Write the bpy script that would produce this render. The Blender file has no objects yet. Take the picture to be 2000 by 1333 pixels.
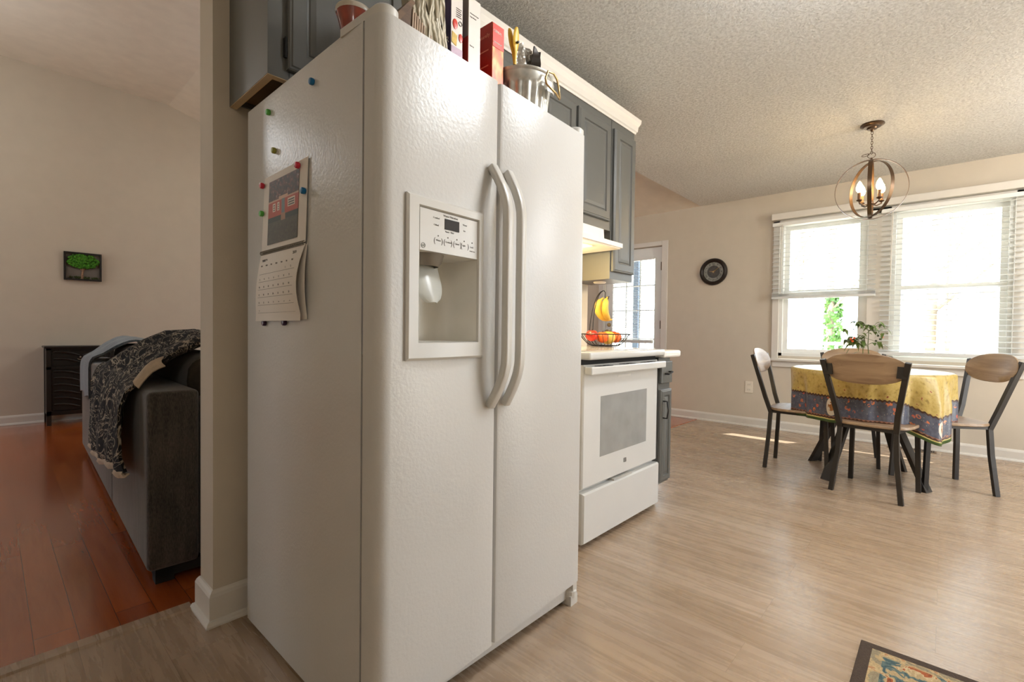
import bpy, bmesh, math, random
from mathutils import Vector, Matrix
random.seed(7)
R = math.radians
SC = bpy.context.scene
COL = SC.collection

# ------------------------------------------------------------------ camera
cam_d = bpy.data.cameras.new('camera')
cam_d.sensor_width = 36.0
cam_d.lens = 930.734 / 2000.0 * 36.0
cam_d.clip_start = 0.02
cam_d.clip_end = 300
cam = bpy.data.objects.new('camera', cam_d)
COL.objects.link(cam)
_r = Vector((0.67240565, -0.74008387, 0.01210389))
_d = Vector((-0.00652057, -0.02227463, -0.99973063))
_f = Vector((0.74015412, 0.67214559, -0.01980336))
m = Matrix.Identity(4)
for i in range(3):
    m[i][0] = _r[i]; m[i][1] = -_d[i]; m[i][2] = -_f[i]
m[0][3], m[1][3], m[2][3] = 0.0, 0.0, 0.985
cam.matrix_world = m
SC.camera = cam

# ------------------------------------------------------------------ world, sun, lamps, exposure
SC.view_settings.view_transform = 'Standard'
SC.view_settings.look = 'None'
SC.view_settings.exposure = 0.82
SC.view_settings.gamma = 1.0
SC.cycles.max_bounces = 10
SC.cycles.diffuse_bounces = 6
SC.cycles.glossy_bounces = 4
SC.cycles.transparent_max_bounces = 12
SC.cycles.sample_clamp_indirect = 6.0
SC.cycles.caustics_reflective = False
SC.cycles.caustics_refractive = False
w = bpy.data.worlds.new('world')
SC.world = w
w.use_nodes = True
bg = w.node_tree.nodes['Background']
bg.inputs[0].default_value = (0.82, 0.91, 1.0, 1)
bg.inputs[1].default_value = 4.6

def light(name, kind, loc, energy, color=(1, 1, 1), size=0.3, size_y=None, aim=None, portal=False, spread=None):
    l = bpy.data.lights.new(name, kind)
    l.energy = energy
    l.color = color
    if kind == 'AREA':
        l.size = size
        l.shape = 'SQUARE' if size_y is None else 'RECTANGLE'
        if size_y: l.size_y = size_y
        l.cycles.is_portal = portal
        if spread: l.spread = spread
    elif kind == 'POINT':
        l.shadow_soft_size = size
    o = bpy.data.objects.new(name, l)
    COL.objects.link(o)
    o.location = loc
    if aim is not None:
        o.rotation_euler = Vector(aim).to_track_quat('-Z', 'Y').to_euler()
    return o

sun = light('sun', 'SUN', (8, -3, 9), 17.0, (1.0, 0.96, 0.90), aim=(-0.5, 0.3, -0.78))
sun.data.angle = R(0.6)
# daylight portals in the wall openings
light('daylight_portal', 'AREA', (5.62, 0.92, 1.44), 1, size=0.78, size_y=1.4, aim=(-1, 0, 0), portal=True)
light('daylight_portal', 'AREA', (5.62, -0.02, 1.44), 1, size=0.78, size_y=1.4, aim=(-1, 0, 0), portal=True)
light('daylight_portal', 'AREA', (5.62, 2.95, 1.1), 1, size=0.66, size_y=1.7, aim=(-1, 0, 0), portal=True)
light('daylight_portal', 'AREA', (-3.45, 5.6, 1.3), 1, size=1.4, size_y=1.6, aim=(1, 0, 0), portal=True)
# kitchen ceiling lamp, behind and to the right of the view; added fill lights out of view
light('kitchen_ceiling_light', 'POINT', (1.84, 0.07, 2.34), 31, (0.96, 0.98, 1.0), size=0.16)
light('entry_fill_light', 'POINT', (-1.0, -1.3, 2.25), 8, (1.0, 0.97, 0.93), size=0.2)  # unseen fill, added to lift the refrigerator side and nearby floor
light('dining_fill_light', 'POINT', (4.0, -1.45, 2.0), 38, (0.97, 0.98, 1.0), size=0.25)  # added fill out of view, brightens the dining side
light('daylight_portal', 'AREA', (3.8, -2.42, 1.1), 1, size=1.4, size_y=1.9, aim=(0, 1, 0), portal=True)  # portal for the unseen front opening, added to bring in daylight
light('living_fill_light', 'POINT', (2.8, 4.3, 2.8), 18, (0.93, 0.97, 1.0), size=0.15)  # added fill hidden behind the refrigerator, lights the far wall
light('living_fill_light', 'POINT', (-0.7, 5.3, 2.9), 13, (0.95, 0.98, 1.0), size=0.2)  # second added fill, for the far living floor and wall
light('hood_light', 'POINT', (2.05, 1.55, 1.42), 9.0, (1.0, 0.78, 0.42), size=0.03)

# ------------------------------------------------------------------ materials
def lin(c):
    return tuple(((v / 255.0) / 12.92 if v / 255.0 <= 0.04045 else ((v / 255.0 + 0.055) / 1.055) ** 2.4) for v in c) + (1.0,)

class N:
    def __init__(s, name):
        s.m = bpy.data.materials.new(name); s.m.use_nodes = True
        s.t = s.m.node_tree; s.b = s.t.nodes['Principled BSDF']
    def n(s, k, **kw):
        nd = s.t.nodes.new(k)
        for a, v in kw.items():
            if a.startswith('i_'):
                key = a[2:]
                nd.inputs[int(key) if key.isdigit() else key.replace('_', ' ')].default_value = v
            else: setattr(nd, a, v)
        return nd
    def l(s, a, b): s.t.links.new(a, b)
    def coords(s, scale=(1, 1, 1), rot=(0, 0, 0), loc=(0, 0, 0)):
        tc = s.n('ShaderNodeTexCoord'); mp = s.n('ShaderNodeMapping')
        mp.inputs['Scale'].default_value = scale; mp.inputs['Rotation'].default_value = rot; mp.inputs['Location'].default_value = loc
        s.l(tc.outputs['Object'], mp.inputs['Vector']); return mp.outputs['Vector']
    def ramp(s, fac, stops, interp='LINEAR'):
        r = s.n('ShaderNodeValToRGB'); cr = r.color_ramp; cr.interpolation = interp
        while len(cr.elements) < len(stops): cr.elements.new(0.5)
        for e, (p, c) in zip(cr.elements, stops): e.position = p; e.color = c
        s.l(fac, r.inputs['Fac']); return r.outputs['Color']
    def bump(s, h, strength=0.3, dist=0.01):
        b = s.n('ShaderNodeBump'); b.inputs['Strength'].default_value = strength; b.inputs['Distance'].default_value = dist
        s.l(h, b.inputs['Height']); s.l(b.outputs['Normal'], s.b.inputs['Normal'])
    def mix(s, fac, a, b, mode='MIX'):
        mx = s.n('ShaderNodeMixRGB', blend_type=mode)
        for k, v in ((0, fac), (1, a), (2, b)):
            if hasattr(v, 'links') or isinstance(v, bpy.types.NodeSocket): s.l(v, mx.inputs[k])
            else: mx.inputs[k].default_value = v
        return mx.outputs[0]
    def math(s, op, a, b=0.0, c=None):
        q = s.n('ShaderNodeMath', operation=op)
        for k, v in ((0, a), (1, b), (2, c)):
            if v is None: continue
            if isinstance(v, bpy.types.NodeSocket): s.l(v, q.inputs[k])
            else: q.inputs[k].default_value = v
        return q.outputs[0]

MATS = {}
def mat(name, rgb, rough=0.5, metal=0.0, noise=0.04, nscale=8.0, bump=0.0, bscale=60.0, bdist=0.002, emit=None, estr=0.0, trans=0.0, alpha=1.0, spec=0.5, coat=0.0, sheen=0.0):
    if name in MATS: return MATS[name]
    k = N(name)
    c = lin(rgb)
    v = k.coords()
    nz = k.n('ShaderNodeTexNoise', i_Scale=nscale, i_Detail=3.0); k.l(v, nz.inputs['Vector'])
    lo = tuple(x * (1 - noise) for x in c[:3]) + (1,); hi = tuple(min(1, x * (1 + noise)) for x in c[:3]) + (1,)
    k.l(k.ramp(nz.outputs['Fac'], [(0.3, lo), (0.7, hi)]), k.b.inputs['Base Color'])
    k.b.inputs['Roughness'].default_value = rough; k.b.inputs['Metallic'].default_value = metal
    k.b.inputs['Specular IOR Level'].default_value = spec
    k.b.inputs['Coat Weight'].default_value = coat
    k.b.inputs['Sheen Weight'].default_value = sheen
    if trans: k.b.inputs['Transmission Weight'].default_value = trans
    if alpha < 1: k.b.inputs['Alpha'].default_value = alpha
    if bump:
        n2 = k.n('ShaderNodeTexNoise', i_Scale=bscale, i_Detail=2.0); k.l(v, n2.inputs['Vector'])
        k.bump(n2.outputs['Fac'], bump, bdist)
    if emit:
        k.b.inputs['Emission Color'].default_value = lin(emit); k.b.inputs['Emission Strength'].default_value = estr
    MATS[name] = k.m
    return k.m

M_wall = mat('taupe_paint', (201, 191, 174), 0.75, bump=0.12, bscale=180, noise=0.02)
M_trim = mat('white_trim_paint', (214, 209, 200), 0.4, noise=0.02)
M_wtrim = mat('window_white', (228, 228, 224), 0.4, noise=0.02)
M_fridge = mat('fridge_enamel', (202, 201, 198), 0.30, noise=0.01, bump=0.36, bscale=110, bdist=0.0016, coat=0.0)
M_fridge_s = mat('fridge_plastic', (206, 204, 198), 0.3, noise=0.01)
M_enamel = mat('white_enamel', (210, 210, 207), 0.18, noise=0.01, coat=0.3)
M_gasket = mat('grey_gasket', (120, 114, 104), 0.7)
M_dark = mat('dark_gap', (30, 27, 24), 0.8)
M_cab = mat('slate_cabinet_paint', (94, 94, 90), 0.38, noise=0.05, nscale=4)
M_cabwood = mat('raw_birch', (196, 172, 136), 0.6, noise=0.1, nscale=5)
M_black = mat('black_metal', (22, 20, 19), 0.4, metal=0.3)
M_chair = mat('dark_chair_steel', (58, 54, 50), 0.42, metal=0.5)
M_bronze = mat('oiled_bronze', (92, 72, 54), 0.35, metal=0.8)
M_gold = mat('brushed_brass', (190, 160, 110), 0.3, metal=0.9)
M_counter = mat('white_counter', (236, 232, 226), 0.25, noise=0.02)
M_hood = mat('hood_enamel', (238, 232, 222), 0.35)
M_galv = None
M_paper = mat('paper', (232, 226, 218), 0.8, noise=0.01)
M_black_wood = mat('black_carved_wood', (26, 22, 19), 0.35, noise=0.15, nscale=20)
M_sofa = None
M_outlet = mat('outlet_plastic', (226, 218, 202), 0.4)
M_pale = mat('pale_paint', (214, 208, 196), 0.7)
M_ink = mat('grey_ink', (92, 86, 80), 0.8)
M_red = mat('red_magnet', (196, 34, 58), 0.35); M_blue = mat('blue_magnet', (18, 108, 160), 0.35)
M_green = mat('green_magnet', (88, 176, 70), 0.35); M_yel = mat('olive_magnet', (150, 150, 60), 0.35); M_pur = mat('purple_magnet', (62, 34, 62), 0.35)

def popcorn():
    k = N('popcorn_ceiling')
    v = k.coords()
    a = k.n('ShaderNodeTexNoise', i_Scale=70.0, i_Detail=5.0, i_Roughness=0.7); k.l(v, a.inputs['Vector'])
    k.l(k.ramp(a.outputs['Fac'], [(0.3, lin((198, 196, 190))), (0.6, lin((238, 237, 233)))]), k.b.inputs['Base Color'])
    k.b.inputs['Roughness'].default_value = 0.9
    k.bump(a.outputs['Fac'], 0.9, 0.022)
    return k.m
M_pop = popcorn()
M_smoothceil = mat('living_ceiling', (226, 219, 206), 0.85, bump=0.25, bscale=90)

def planks(name, width, length, cols, gap, rough, grainc, along='Y', bumpv=0.15, seed=0.0, gcol=0.5, fine=(38.0, 2.6), coat=0.0):
    # long boards laid along Y
    k = N(name)
    v = k.coords(rot=(0, 0, R(90)), loc=(seed, seed, 0))
    br = k.n('ShaderNodeTexBrick', offset=0.37, offset_frequency=2, squash=1.0)
    br.inputs['Scale'].default_value = 1.0
    br.inputs['Brick Width'].default_value = length; br.inputs['Row Height'].default_value = width
    br.inputs['Mortar Size'].default_value = gap; br.inputs['Mortar Smooth'].default_value = 0.6; br.inputs['Bias'].default_value = 0.0
    br.inputs['Color1'].default_value = (0, 0, 0, 1); br.inputs['Color2'].default_value = (1, 1, 1, 1); br.inputs['Mortar'].default_value = (0.5, 0.5, 0.5, 1)
    k.l(v, br.inputs['Vector'])
    base = k.ramp(br.outputs['Color'], [(i / (len(cols) - 1.0), lin(c)) for i, c in enumerate(cols)])
    v2 = k.coords(scale=(fine[0], fine[1], 1))
    g = k.n('ShaderNodeTexNoise', i_Scale=1.0, i_Detail=6.0, i_Roughness=0.65, i_Distortion=0.6); 
    off = k.n('ShaderNodeVectorMath', operation='MULTIPLY_ADD')
    k.l(br.outputs['Color'], off.inputs[0]); off.inputs[1].default_value = (13, 7, 0); k.l(v2, off.inputs[2])
    k.l(off.outputs[0], g.inputs['Vector'])
    v3 = k.coords(scale=(9, 1.1, 1))
    g2 = k.n('ShaderNodeTexNoise', i_Scale=1.0, i_Detail=3.0, i_Distortion=1.2); k.l(v3, g2.inputs['Vector'])
    gm = k.ramp(g.outputs['Fac'], [(0.35, lin(grainc)), (0.62, (1, 1, 1, 1))])
    gm2 = k.ramp(g2.outputs['Fac'], [(0.3, lin(grainc)), (0.6, (1, 1, 1, 1))])
    c = k.mix(gcol, base, gm, 'MULTIPLY')
    c = k.mix(gcol * 0.8, c, gm2, 'MULTIPLY')
    c = k.mix(k.math('MULTIPLY', br.outputs['Fac'], 0.55), c, lin((40, 24, 14)))
    k.l(c, k.b.inputs['Base Color'])
    rr = k.n('ShaderNodeMapRange'); rr.inputs['To Min'].default_value = rough - 0.05; rr.inputs['To Max'].default_value = rough + 0.1
    k.l(g.outputs['Fac'], rr.inputs['Value']); k.l(rr.outputs[0], k.b.inputs['Roughness'])
    h = k.math('SUBTRACT', g.outputs['Fac'], k.math('MULTIPLY', br.outputs['Fac'], 2.0))
    k.bump(h, bumpv, 0.002)
    k.b.inputs['Specular IOR Level'].default_value = 0.8; k.b.inputs['Coat Weight'].default_value = coat; k.b.inputs['Coat Roughness'].default_value = 0.12
    return k.m
M_vinyl = planks('greige_vinyl_plank', 0.18, 1.22, [(178, 156, 132), (184, 163, 141), (173, 151, 127), (187, 167, 145)], 0.0007, 0.25, (176, 152, 126), gcol=0.3, bumpv=0.04)
M_hard = planks('red_hardwood', 0.1, 1.3, [(166, 80, 30), (178, 90, 36), (150, 70, 27), (184, 98, 42), (162, 78, 30)], 0.0012, 0.2, (150, 96, 62), seed=0.31, gcol=0.2, fine=(30.0, 2.0), bumpv=0.0, coat=0.6)

def woodgrain(name, c1, c2, axis='Y', rough=0.45, sc=1.0):
    k = N(name)
    s = {'Y': (26 * sc, 1.6 * sc, 26 * sc), 'X': (1.6 * sc, 26 * sc, 26 * sc), 'Z': (26 * sc, 26 * sc, 1.6 * sc)}[axis]
    v = k.coords(scale=s)
    g = k.n('ShaderNodeTexNoise', i_Scale=1.0, i_Detail=6.0, i_Roughness=0.6, i_Distortion=0.8); k.l(v, g.inputs['Vector'])
    k.l(k.ramp(g.outputs['Fac'], [(0.3, lin(c1)), (0.7, lin(c2))]), k.b.inputs['Base Color'])
    k.b.inputs['Roughness'].default_value = rough
    k.bump(g.outputs['Fac'], 0.1, 0.002)
    return k.m
M_seat = woodgrain('greyed_oak', (128, 102, 78), (172, 146, 116), 'Y', 0.36)
M_brownwood = woodgrain('brown_rack_wood', (70, 50, 34), (122, 92, 62), 'X', 0.6)

def glass(name, tint=(0.97, 0.99, 0.99)):
    k = N(name); t = k.t
    out = [n for n in t.nodes if n.type == 'OUTPUT_MATERIAL'][0]
    tr = k.n('ShaderNodeBsdfTransparent'); tr.inputs[0].default_value = tint + (1,)
    gl = k.n('ShaderNodeBsdfGlossy'); gl.inputs['Roughness'].default_value = 0.03
    mx = k.n('ShaderNodeMixShader'); fr = k.n('ShaderNodeFresnel', i_IOR=1.45)
    k.l(k.math('MULTIPLY', fr.outputs[0], 0.6), mx.inputs[0]); k.l(tr.outputs[0], mx.inputs[1]); k.l(gl.outputs[0], mx.inputs[2]); k.l(mx.outputs[0], out.inputs[0])
    return k.m
M_glass = glass('window_glass')

def slatmat(name, rgb, tl=0.35):
    k = N(name); t = k.t
    out = [n for n in t.nodes if n.type == 'OUTPUT_MATERIAL'][0]
    k.b.inputs['Base Color'].default_value = lin(rgb); k.b.inputs['Roughness'].default_value = 0.4
    tr = k.n('ShaderNodeBsdfTranslucent'); tr.inputs[0].default_value = lin(rgb)
    mx = k.n('ShaderNodeMixShader'); mx.inputs[0].default_value = tl
    k.l(k.b.outputs[0], mx.inputs[1]); k.l(tr.outputs[0], mx.inputs[2]); k.l(mx.outputs[0], out.inputs[0])
    return k.m
M_slat = slatmat('white_slat', (216, 218, 216), 0.04)

def sofa_mat(name, c1, c2):
    k = N(name)
    v = k.coords(scale=(260, 260, 60))
    g = k.n('ShaderNodeTexNoise', i_Scale=1.0, i_Detail=3.0, i_Roughness=0.7); k.l(v, g.inputs['Vector'])
    v2 = k.coords(scale=(30, 30, 5))
    g2 = k.n('ShaderNodeTexNoise', i_Scale=1.0, i_Detail=4.0); k.l(v2, g2.inputs['Vector'])
    f = k.math('ADD', k.math('MULTIPLY', g.outputs['Fac'], 0.6), k.math('MULTIPLY', g2.outputs['Fac'], 0.4))
    k.l(k.ramp(f, [(0.38, lin(c1)), (0.62, lin(c2))]), k.b.inputs['Base Color'])
    k.b.inputs['Roughness'].default_value = 0.95; k.b.inputs['Sheen Weight'].default_value = 0.35
    k.bump(g.outputs['Fac'], 0.4, 0.003)
    return k.m
M_sofa = sofa_mat('charcoal_chenille', (38, 35, 31), (84, 78, 70))
M_cush = sofa_mat('brown_cushion_cloth', (62, 54, 46), (92, 82, 70))
M_throwb = sofa_mat('pale_blue_throw', (70, 84, 94), (112, 124, 132))

def blanket_mat():
    k = N('patterned_fleece')
    v = k.coords(scale=(9, 4, 6))
    wv = k.n('ShaderNodeTexNoise', i_Scale=1.0, i_Detail=2.0, i_Distortion=3.0, i_Roughness=0.5); k.l(v, wv.inputs['Vector'])
    v2 = k.coords(scale=(26, 8, 14))
    w2 = k.n('ShaderNodeTexNoise', i_Scale=1.0, i_Detail=1.0, i_Distortion=2.6); k.l(v2, w2.inputs['Vector'])
    a = k.ramp(wv.outputs['Fac'], [(0.0, (0, 0, 0, 1)), (0.455, (0, 0, 0, 1)), (0.475, (1, 1, 1, 1)), (0.495, (0, 0, 0, 1)), (0.56, (0, 0, 0, 1)), (0.575, (.7, .7, .7, 1)), (0.59, (0, 0, 0, 1))])
    b = k.ramp(w2.outputs['Fac'], [(0.0, (0, 0, 0, 1)), (0.575, (0, 0, 0, 1)), (0.60, (1, 1, 1, 1)), (0.64, (0, 0, 0, 1))])
    f = k.mix(0.9, a, b, 'ADD')
    k.l(k.mix(f, lin((14, 12, 12)), lin((170, 158, 138))), k.b.inputs['Base Color'])
    k.b.inputs['Roughness'].default_value = 0.95
    k.bump(w2.outputs['Fac'], 0.3, 0.01)
    return k.m
M_blank = blanket_mat()
M_sherpa = mat('cream_sherpa', (196, 180, 158), 0.95, bump=0.6, bscale=120, bdist=0.004, noise=0.1, nscale=40)

def galv():
    k = N('galvanized_steel')
    v = k.coords()
    vo = k.n('ShaderNodeTexVoronoi', i_Scale=45.0); k.l(v, vo.inputs['Vector'])
    k.l(k.ramp(vo.outputs['Distance'], [(0.0, lin((168, 168, 162))), (0.8, lin((206, 204, 196)))]), k.b.inputs['Base Color'])
    k.b.inputs['Metallic'].default_value = 0.85; k.b.inputs['Roughness'].default_value = 0.45
    return k.m
M_galv = galv()

# ------------------------------------------------------------------ mesh helpers
def box(bm, x0, x1, y0, y1, z0, z1, bev=0.0, seg=2):
    vs = [bm.verts.new((x, y, z)) for x in (x0, x1) for y in (y0, y1) for z in (z0, z1)]
    fs = [(0, 1, 3, 2), (4, 6, 7, 5), (0, 4, 5, 1), (2, 3, 7, 6), (0, 2, 6, 4), (1, 5, 7, 3)]
    F = [bm.faces.new([vs[i] for i in f]) for f in fs]
    if bev > 0:
        es = list({e for f in F for e in f.edges})
        bmesh.ops.bevel(bm, geom=es, offset=bev, segments=seg, affect='EDGES', profile=0.5)
    return vs

def loft(bm, rings, cap=True, closed=True, cyc=False):
    L = [[bm.verts.new(p) for p in r] for r in rings]
    n = len(L[0])
    ii = range(len(L)) if cyc else range(len(L) - 1)
    for i in ii:
        a, b = L[i], L[(i + 1) % len(L)]
        for j in range(n if closed else n - 1):
            try: bm.faces.new((a[j], a[(j + 1) % n], b[(j + 1) % n], b[j]))
            except ValueError: pass
    if cap and not cyc:
        for r in (L[0][::-1], L[-1]):
            try: bm.faces.new(r)
            except ValueError: pass
    return L

def frame_of(d):
    d = d.normalized()
    up = Vector((0, 0, 1)) if abs(d.z) < 0.95 else Vector((1, 0, 0))
    a = d.cross(up).normalized(); b = d.cross(a).normalized()
    return a, b

def tube(bm, pts, r, seg=8, closed=False, flat=None, up=None):
    pts = [Vector(p) for p in pts]; n = len(pts)
    rs = r if isinstance(r, (list, tuple)) else [r] * n
    rings = []; pa = None
    for i, p in enumerate(pts):
        if closed: d = pts[(i + 1) % n] - pts[i - 1]
        else: d = pts[min(i + 1, n - 1)] - pts[max(i - 1, 0)]
        d.normalize()
        if pa is None:
            if up is not None: a = d.cross(Vector(up)).normalized()
            else: a, _ = frame_of(d)
        else:
            a = (pa - d * pa.dot(d)).normalized()
            if up is not None: a = d.cross(Vector(up)).normalized()
        b = d.cross(a).normalized(); pa = a
        if flat:  # rectangular section, flat=(half along a, half along b)
            rings.append([p + a * sx * flat[0] + b * sy * flat[1] for sx, sy in ((-1, -1), (1, -1), (1, 1), (-1, 1))])
        else:
            rings.append([p + a * math.cos(t) * rs[i] + b * math.sin(t) * rs[i] for t in [2 * math.pi * j / seg for j in range(seg)]])
    loft(bm, rings, cap=not closed, cyc=closed)

def lathe(bm, prof, c=(0, 0, 0), seg=32, axis='Z', cap=True):
    rings = []
    for r, h in prof:
        ring = []
        for j in range(seg):
            t = 2 * math.pi * j / seg
            x, y = r * math.cos(t), r * math.sin(t)
            p = {'Z': (x, y, h), 'X': (h, x, y), 'Y': (y, h, x)}[axis]
            ring.append((p[0] + c[0], p[1] + c[1], p[2] + c[2]))
        rings.append(ring)
    loft(bm, rings, cap=cap)

def ball(bm, c, r, seg=12, sc=(1, 1, 1)):
    m4 = Matrix.Translation(c) @ Matrix.Diagonal((sc[0], sc[1], sc[2], 1))
    bmesh.ops.create_uvsphere(bm, u_segments=seg, v_segments=max(6, seg // 2 + 2), radius=r, matrix=m4)

def prism(bm, poly, axis, a, b, bev=0.0):
    def P(u, v, w): return {'X': (w, u, v), 'Y': (u, w, v), 'Z': (u, v, w)}[axis]
    lo = [bm.verts.new(P(u, v, a)) for u, v in poly]; hi = [bm.verts.new(P(u, v, b)) for u, v in poly]
    n = len(poly); F = [bm.faces.new(lo[::-1]), bm.faces.new(hi)]
    for i in range(n): F.append(bm.faces.new((lo[i], lo[(i + 1) % n], hi[(i + 1) % n], hi[i])))
    if bev:
        es = list({e for f in F for e in f.edges})
        bmesh.ops.bevel(bm, geom=es, offset=bev, segments=2, affect='EDGES', profile=0.5)

def sheet(bm, grid, th=0.0, flip=False):
    """a surface over a grid of points, given thickness along its normals"""
    V = [[bm.verts.new(p) for p in row] for row in grid]
    F = []
    for i in range(len(V) - 1):
        for j in range(len(V[0]) - 1):
            F.append(bm.faces.new((V[i][j], V[i + 1][j], V[i + 1][j + 1], V[i][j + 1])))
    bmesh.ops.recalc_face_normals(bm, faces=F)
    if th: bmesh.ops.solidify(bm, geom=F, thickness=th)

ROOTM = {}
def NB(): return bmesh.new()
def obj(name, bm, m, parent=None, smooth=None, world=True, label=None):
    if world and parent is not None:
        rt = parent
        while rt.parent: rt = rt.parent
        bm.transform(ROOTM[rt.name].inverted())
    bmesh.ops.remove_doubles(bm, verts=bm.verts, dist=1e-6)
    bmesh.ops.recalc_face_normals(bm, faces=bm.faces)
    me = bpy.data.meshes.new(name); bm.to_mesh(me); bm.free()
    ms = m if isinstance(m, (list, tuple)) else [m]
    for q in ms: me.materials.append(q)
    if smooth is not None:
        for p in me.polygons: p.use_smooth = True
        me.set_sharp_from_angle(angle=R(smooth))
    o = bpy.data.objects.new(name, me); COL.objects.link(o)
    if parent is not None: o.parent = parent
    if label: o['label'] = label
    return o
def tag(o, label, cat, group=None, kind=None):
    if label: o['label'] = label
    if cat: o['category'] = cat
    if group: o['group'] = group
    if kind: o['kind'] = kind
    ROOTM.setdefault(o.name, Matrix.Identity(4))
    return o
def thing(name, label, cat, loc=(0, 0, 0), rot=0.0, group=None):
    o = bpy.data.objects.new(name, None); COL.objects.link(o)
    o.empty_display_size = 0.1
    o.location = loc; o.rotation_euler = (0, 0, rot)
    ROOTM[o.name] = Matrix.Translation(loc) @ Matrix.Rotation(rot, 4, 'Z')
    return tag(o, label, cat, group)
def struct(name, bm, m, smooth=None):
    o = obj(name, bm, m, None, smooth); o['kind'] = 'structure'; ROOTM[o.name] = Matrix.Identity(4); return o
def structE(name, loc):
    o = bpy.data.objects.new(name, None); COL.objects.link(o); o.location = loc; o['kind'] = 'structure'
    ROOTM[o.name] = Matrix.Translation(loc); return o
def copy_tree(o, parent=None):
    c = o.copy(); COL.objects.link(c); c.parent = parent
    for ch in list(o.children): copy_tree(ch, c)
    return c
def textbm(txt, size, M4, depth=0.0004, align='LEFT'):
    cu = bpy.data.curves.new('t', 'FONT'); cu.body = txt; cu.size = size; cu.extrude = depth; cu.align_x = align
    cu.resolution_u = 2
    o = bpy.data.objects.new('t', cu); COL.objects.link(o)
    bpy.context.view_layer.update()
    me = bpy.data.meshes.new_from_object(o.evaluated_get(bpy.context.evaluated_depsgraph_get()))
    bpy.data.objects.remove(o); bpy.data.curves.remove(cu)
    bm = bmesh.new(); bm.from_mesh(me); bpy.data.meshes.remove(me)
    bm.transform(M4); return bm
def merge(dst, src):
    me = bpy.data.meshes.new('tmp'); src.to_mesh(me); src.free(); dst.from_mesh(me); bpy.data.meshes.remove(me)

# ================================================================== SETTING
H = 2.445
YK = 1.78       # kitchen wall face
YL = 6.82       # living wall face
XW = 5.5        # window wall face
XL = -3.5
YB = -2.4
# floors
b = NB(); box(b, -1.6, XW + .02, YB - .15, 1.93, -0.1, 0.0)
box(b, 2.71, XW + .02, 1.93, 2.10, -0.1, 0.0)
struct('floor', b, M_vinyl)
b = NB(); box(b, XL, 0.5, 1.93, YL, -0.1, -0.001); box(b, 0.5, 2.71, 1.915, YL, -0.1, -0.001); box(b, 2.71, XW + .02, 2.10, YL, -0.1, -0.001)
struct('floor_living', b, M_hard)
# transition strip between the floors
b = NB(); prism(b, [(1.925, 0.0), (1.932, 0.006), (1.975, 0.007), (1.985, 0.0)], 'X', -1.6, 0.478)
struct('trim_2', b, M_vinyl)
b = NB(); prism(b, [(2.085, 0.0), (2.092, 0.005), (2.115, 0.005), (2.125, 0.0)], 'X', 2.71, XW)
struct('trim_3', b, M_hard)

# ceilings
b = NB(); box(b, -1.6, XW, YB, 2.10, H, H + 0.12)
struct('ceiling', b, M_pop)
b = NB()
prism(b, [(XL, 3.6), (1.45, 3.6), (XW, H), (XW, H + .12), (1.45, 3.72), (XL, 3.72)], 'Y', 2.10, YL)
struct('ceiling_living', b, M_smoothceil)

# walls
b = NB()
box(b, 0.498, 2.71, YK, 1.915, 0, H)
struct('wall_kitchen', b, M_wall)
b = NB(); box(b, -1.6, XW, 1.985, 2.098, H + .12, 3.75); box(b, XL, -1.6, 1.985, 2.098, 0, 3.75); box(b, -1.72, -.16, 1.93, 2.098, 0, 3.75)  # last box: unseen wall piece added to keep light off the refrigerator side
struct('wall_header_and_baffle', b, M_wall)
b = NB(); box(b, XL, XW + .15, YL, YL + .12, 0, 3.75)
struct('wall_back', b, M_wall)
b = NB(); box(b, -1.72, -1.6, YB, 1.985, 0, H + .1)
struct('wall_kitchen_end', b, M_wall)
b = NB()
box(b, -1.72, 3.1, YB - .15, YB, 0, H + .1); box(b, 4.5, XW + .15, YB - .15, YB, 0, H + .1); box(b, 3.1, 4.5, YB - .15, YB, 2.05, H + .1)  # the gap is an unseen opening added to let daylight in
struct('wall_front', b, M_wall)
b = NB()   # living room left wall with a wide window opening
box(b, XL - .12, XL, 1.985, 4.9, 0, 3.72); box(b, XL - .12, XL, 6.3, YL, 0, 3.72); box(b, XL - .12, XL, 4.9, 6.3, 0, .5); box(b, XL - .12, XL, 4.9, 6.3, 2.1, 3.72)
struct('wall_left', b, M_wall)
# window wall: openings  door Y 2.553-3.352 z0-2.05 ; window1 Y .56-1.275 ; window2 Y -.395-.36 ; z .79-2.12
b = NB()
W0, W1 = XW, XW + 0.15
box(b, W0, W1, 3.352, YL, 0, 3.0); box(b, W0, W1, 2.553, 3.352, 2.05, 3.0)
box(b, W0, W1, 1.275, 2.553, 0, 3.0)
box(b, W0, W1, -0.395, 1.275, 0, 0.77); box(b, W0, W1, -0.395, 1.275, 2.13, 3.0); box(b, W0, W1, 0.375, 0.545, 0.77, 2.13)
box(b, W0, W1, YB, -0.395, 0, 3.0)
struct('wall_right', b, M_wall)

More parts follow.
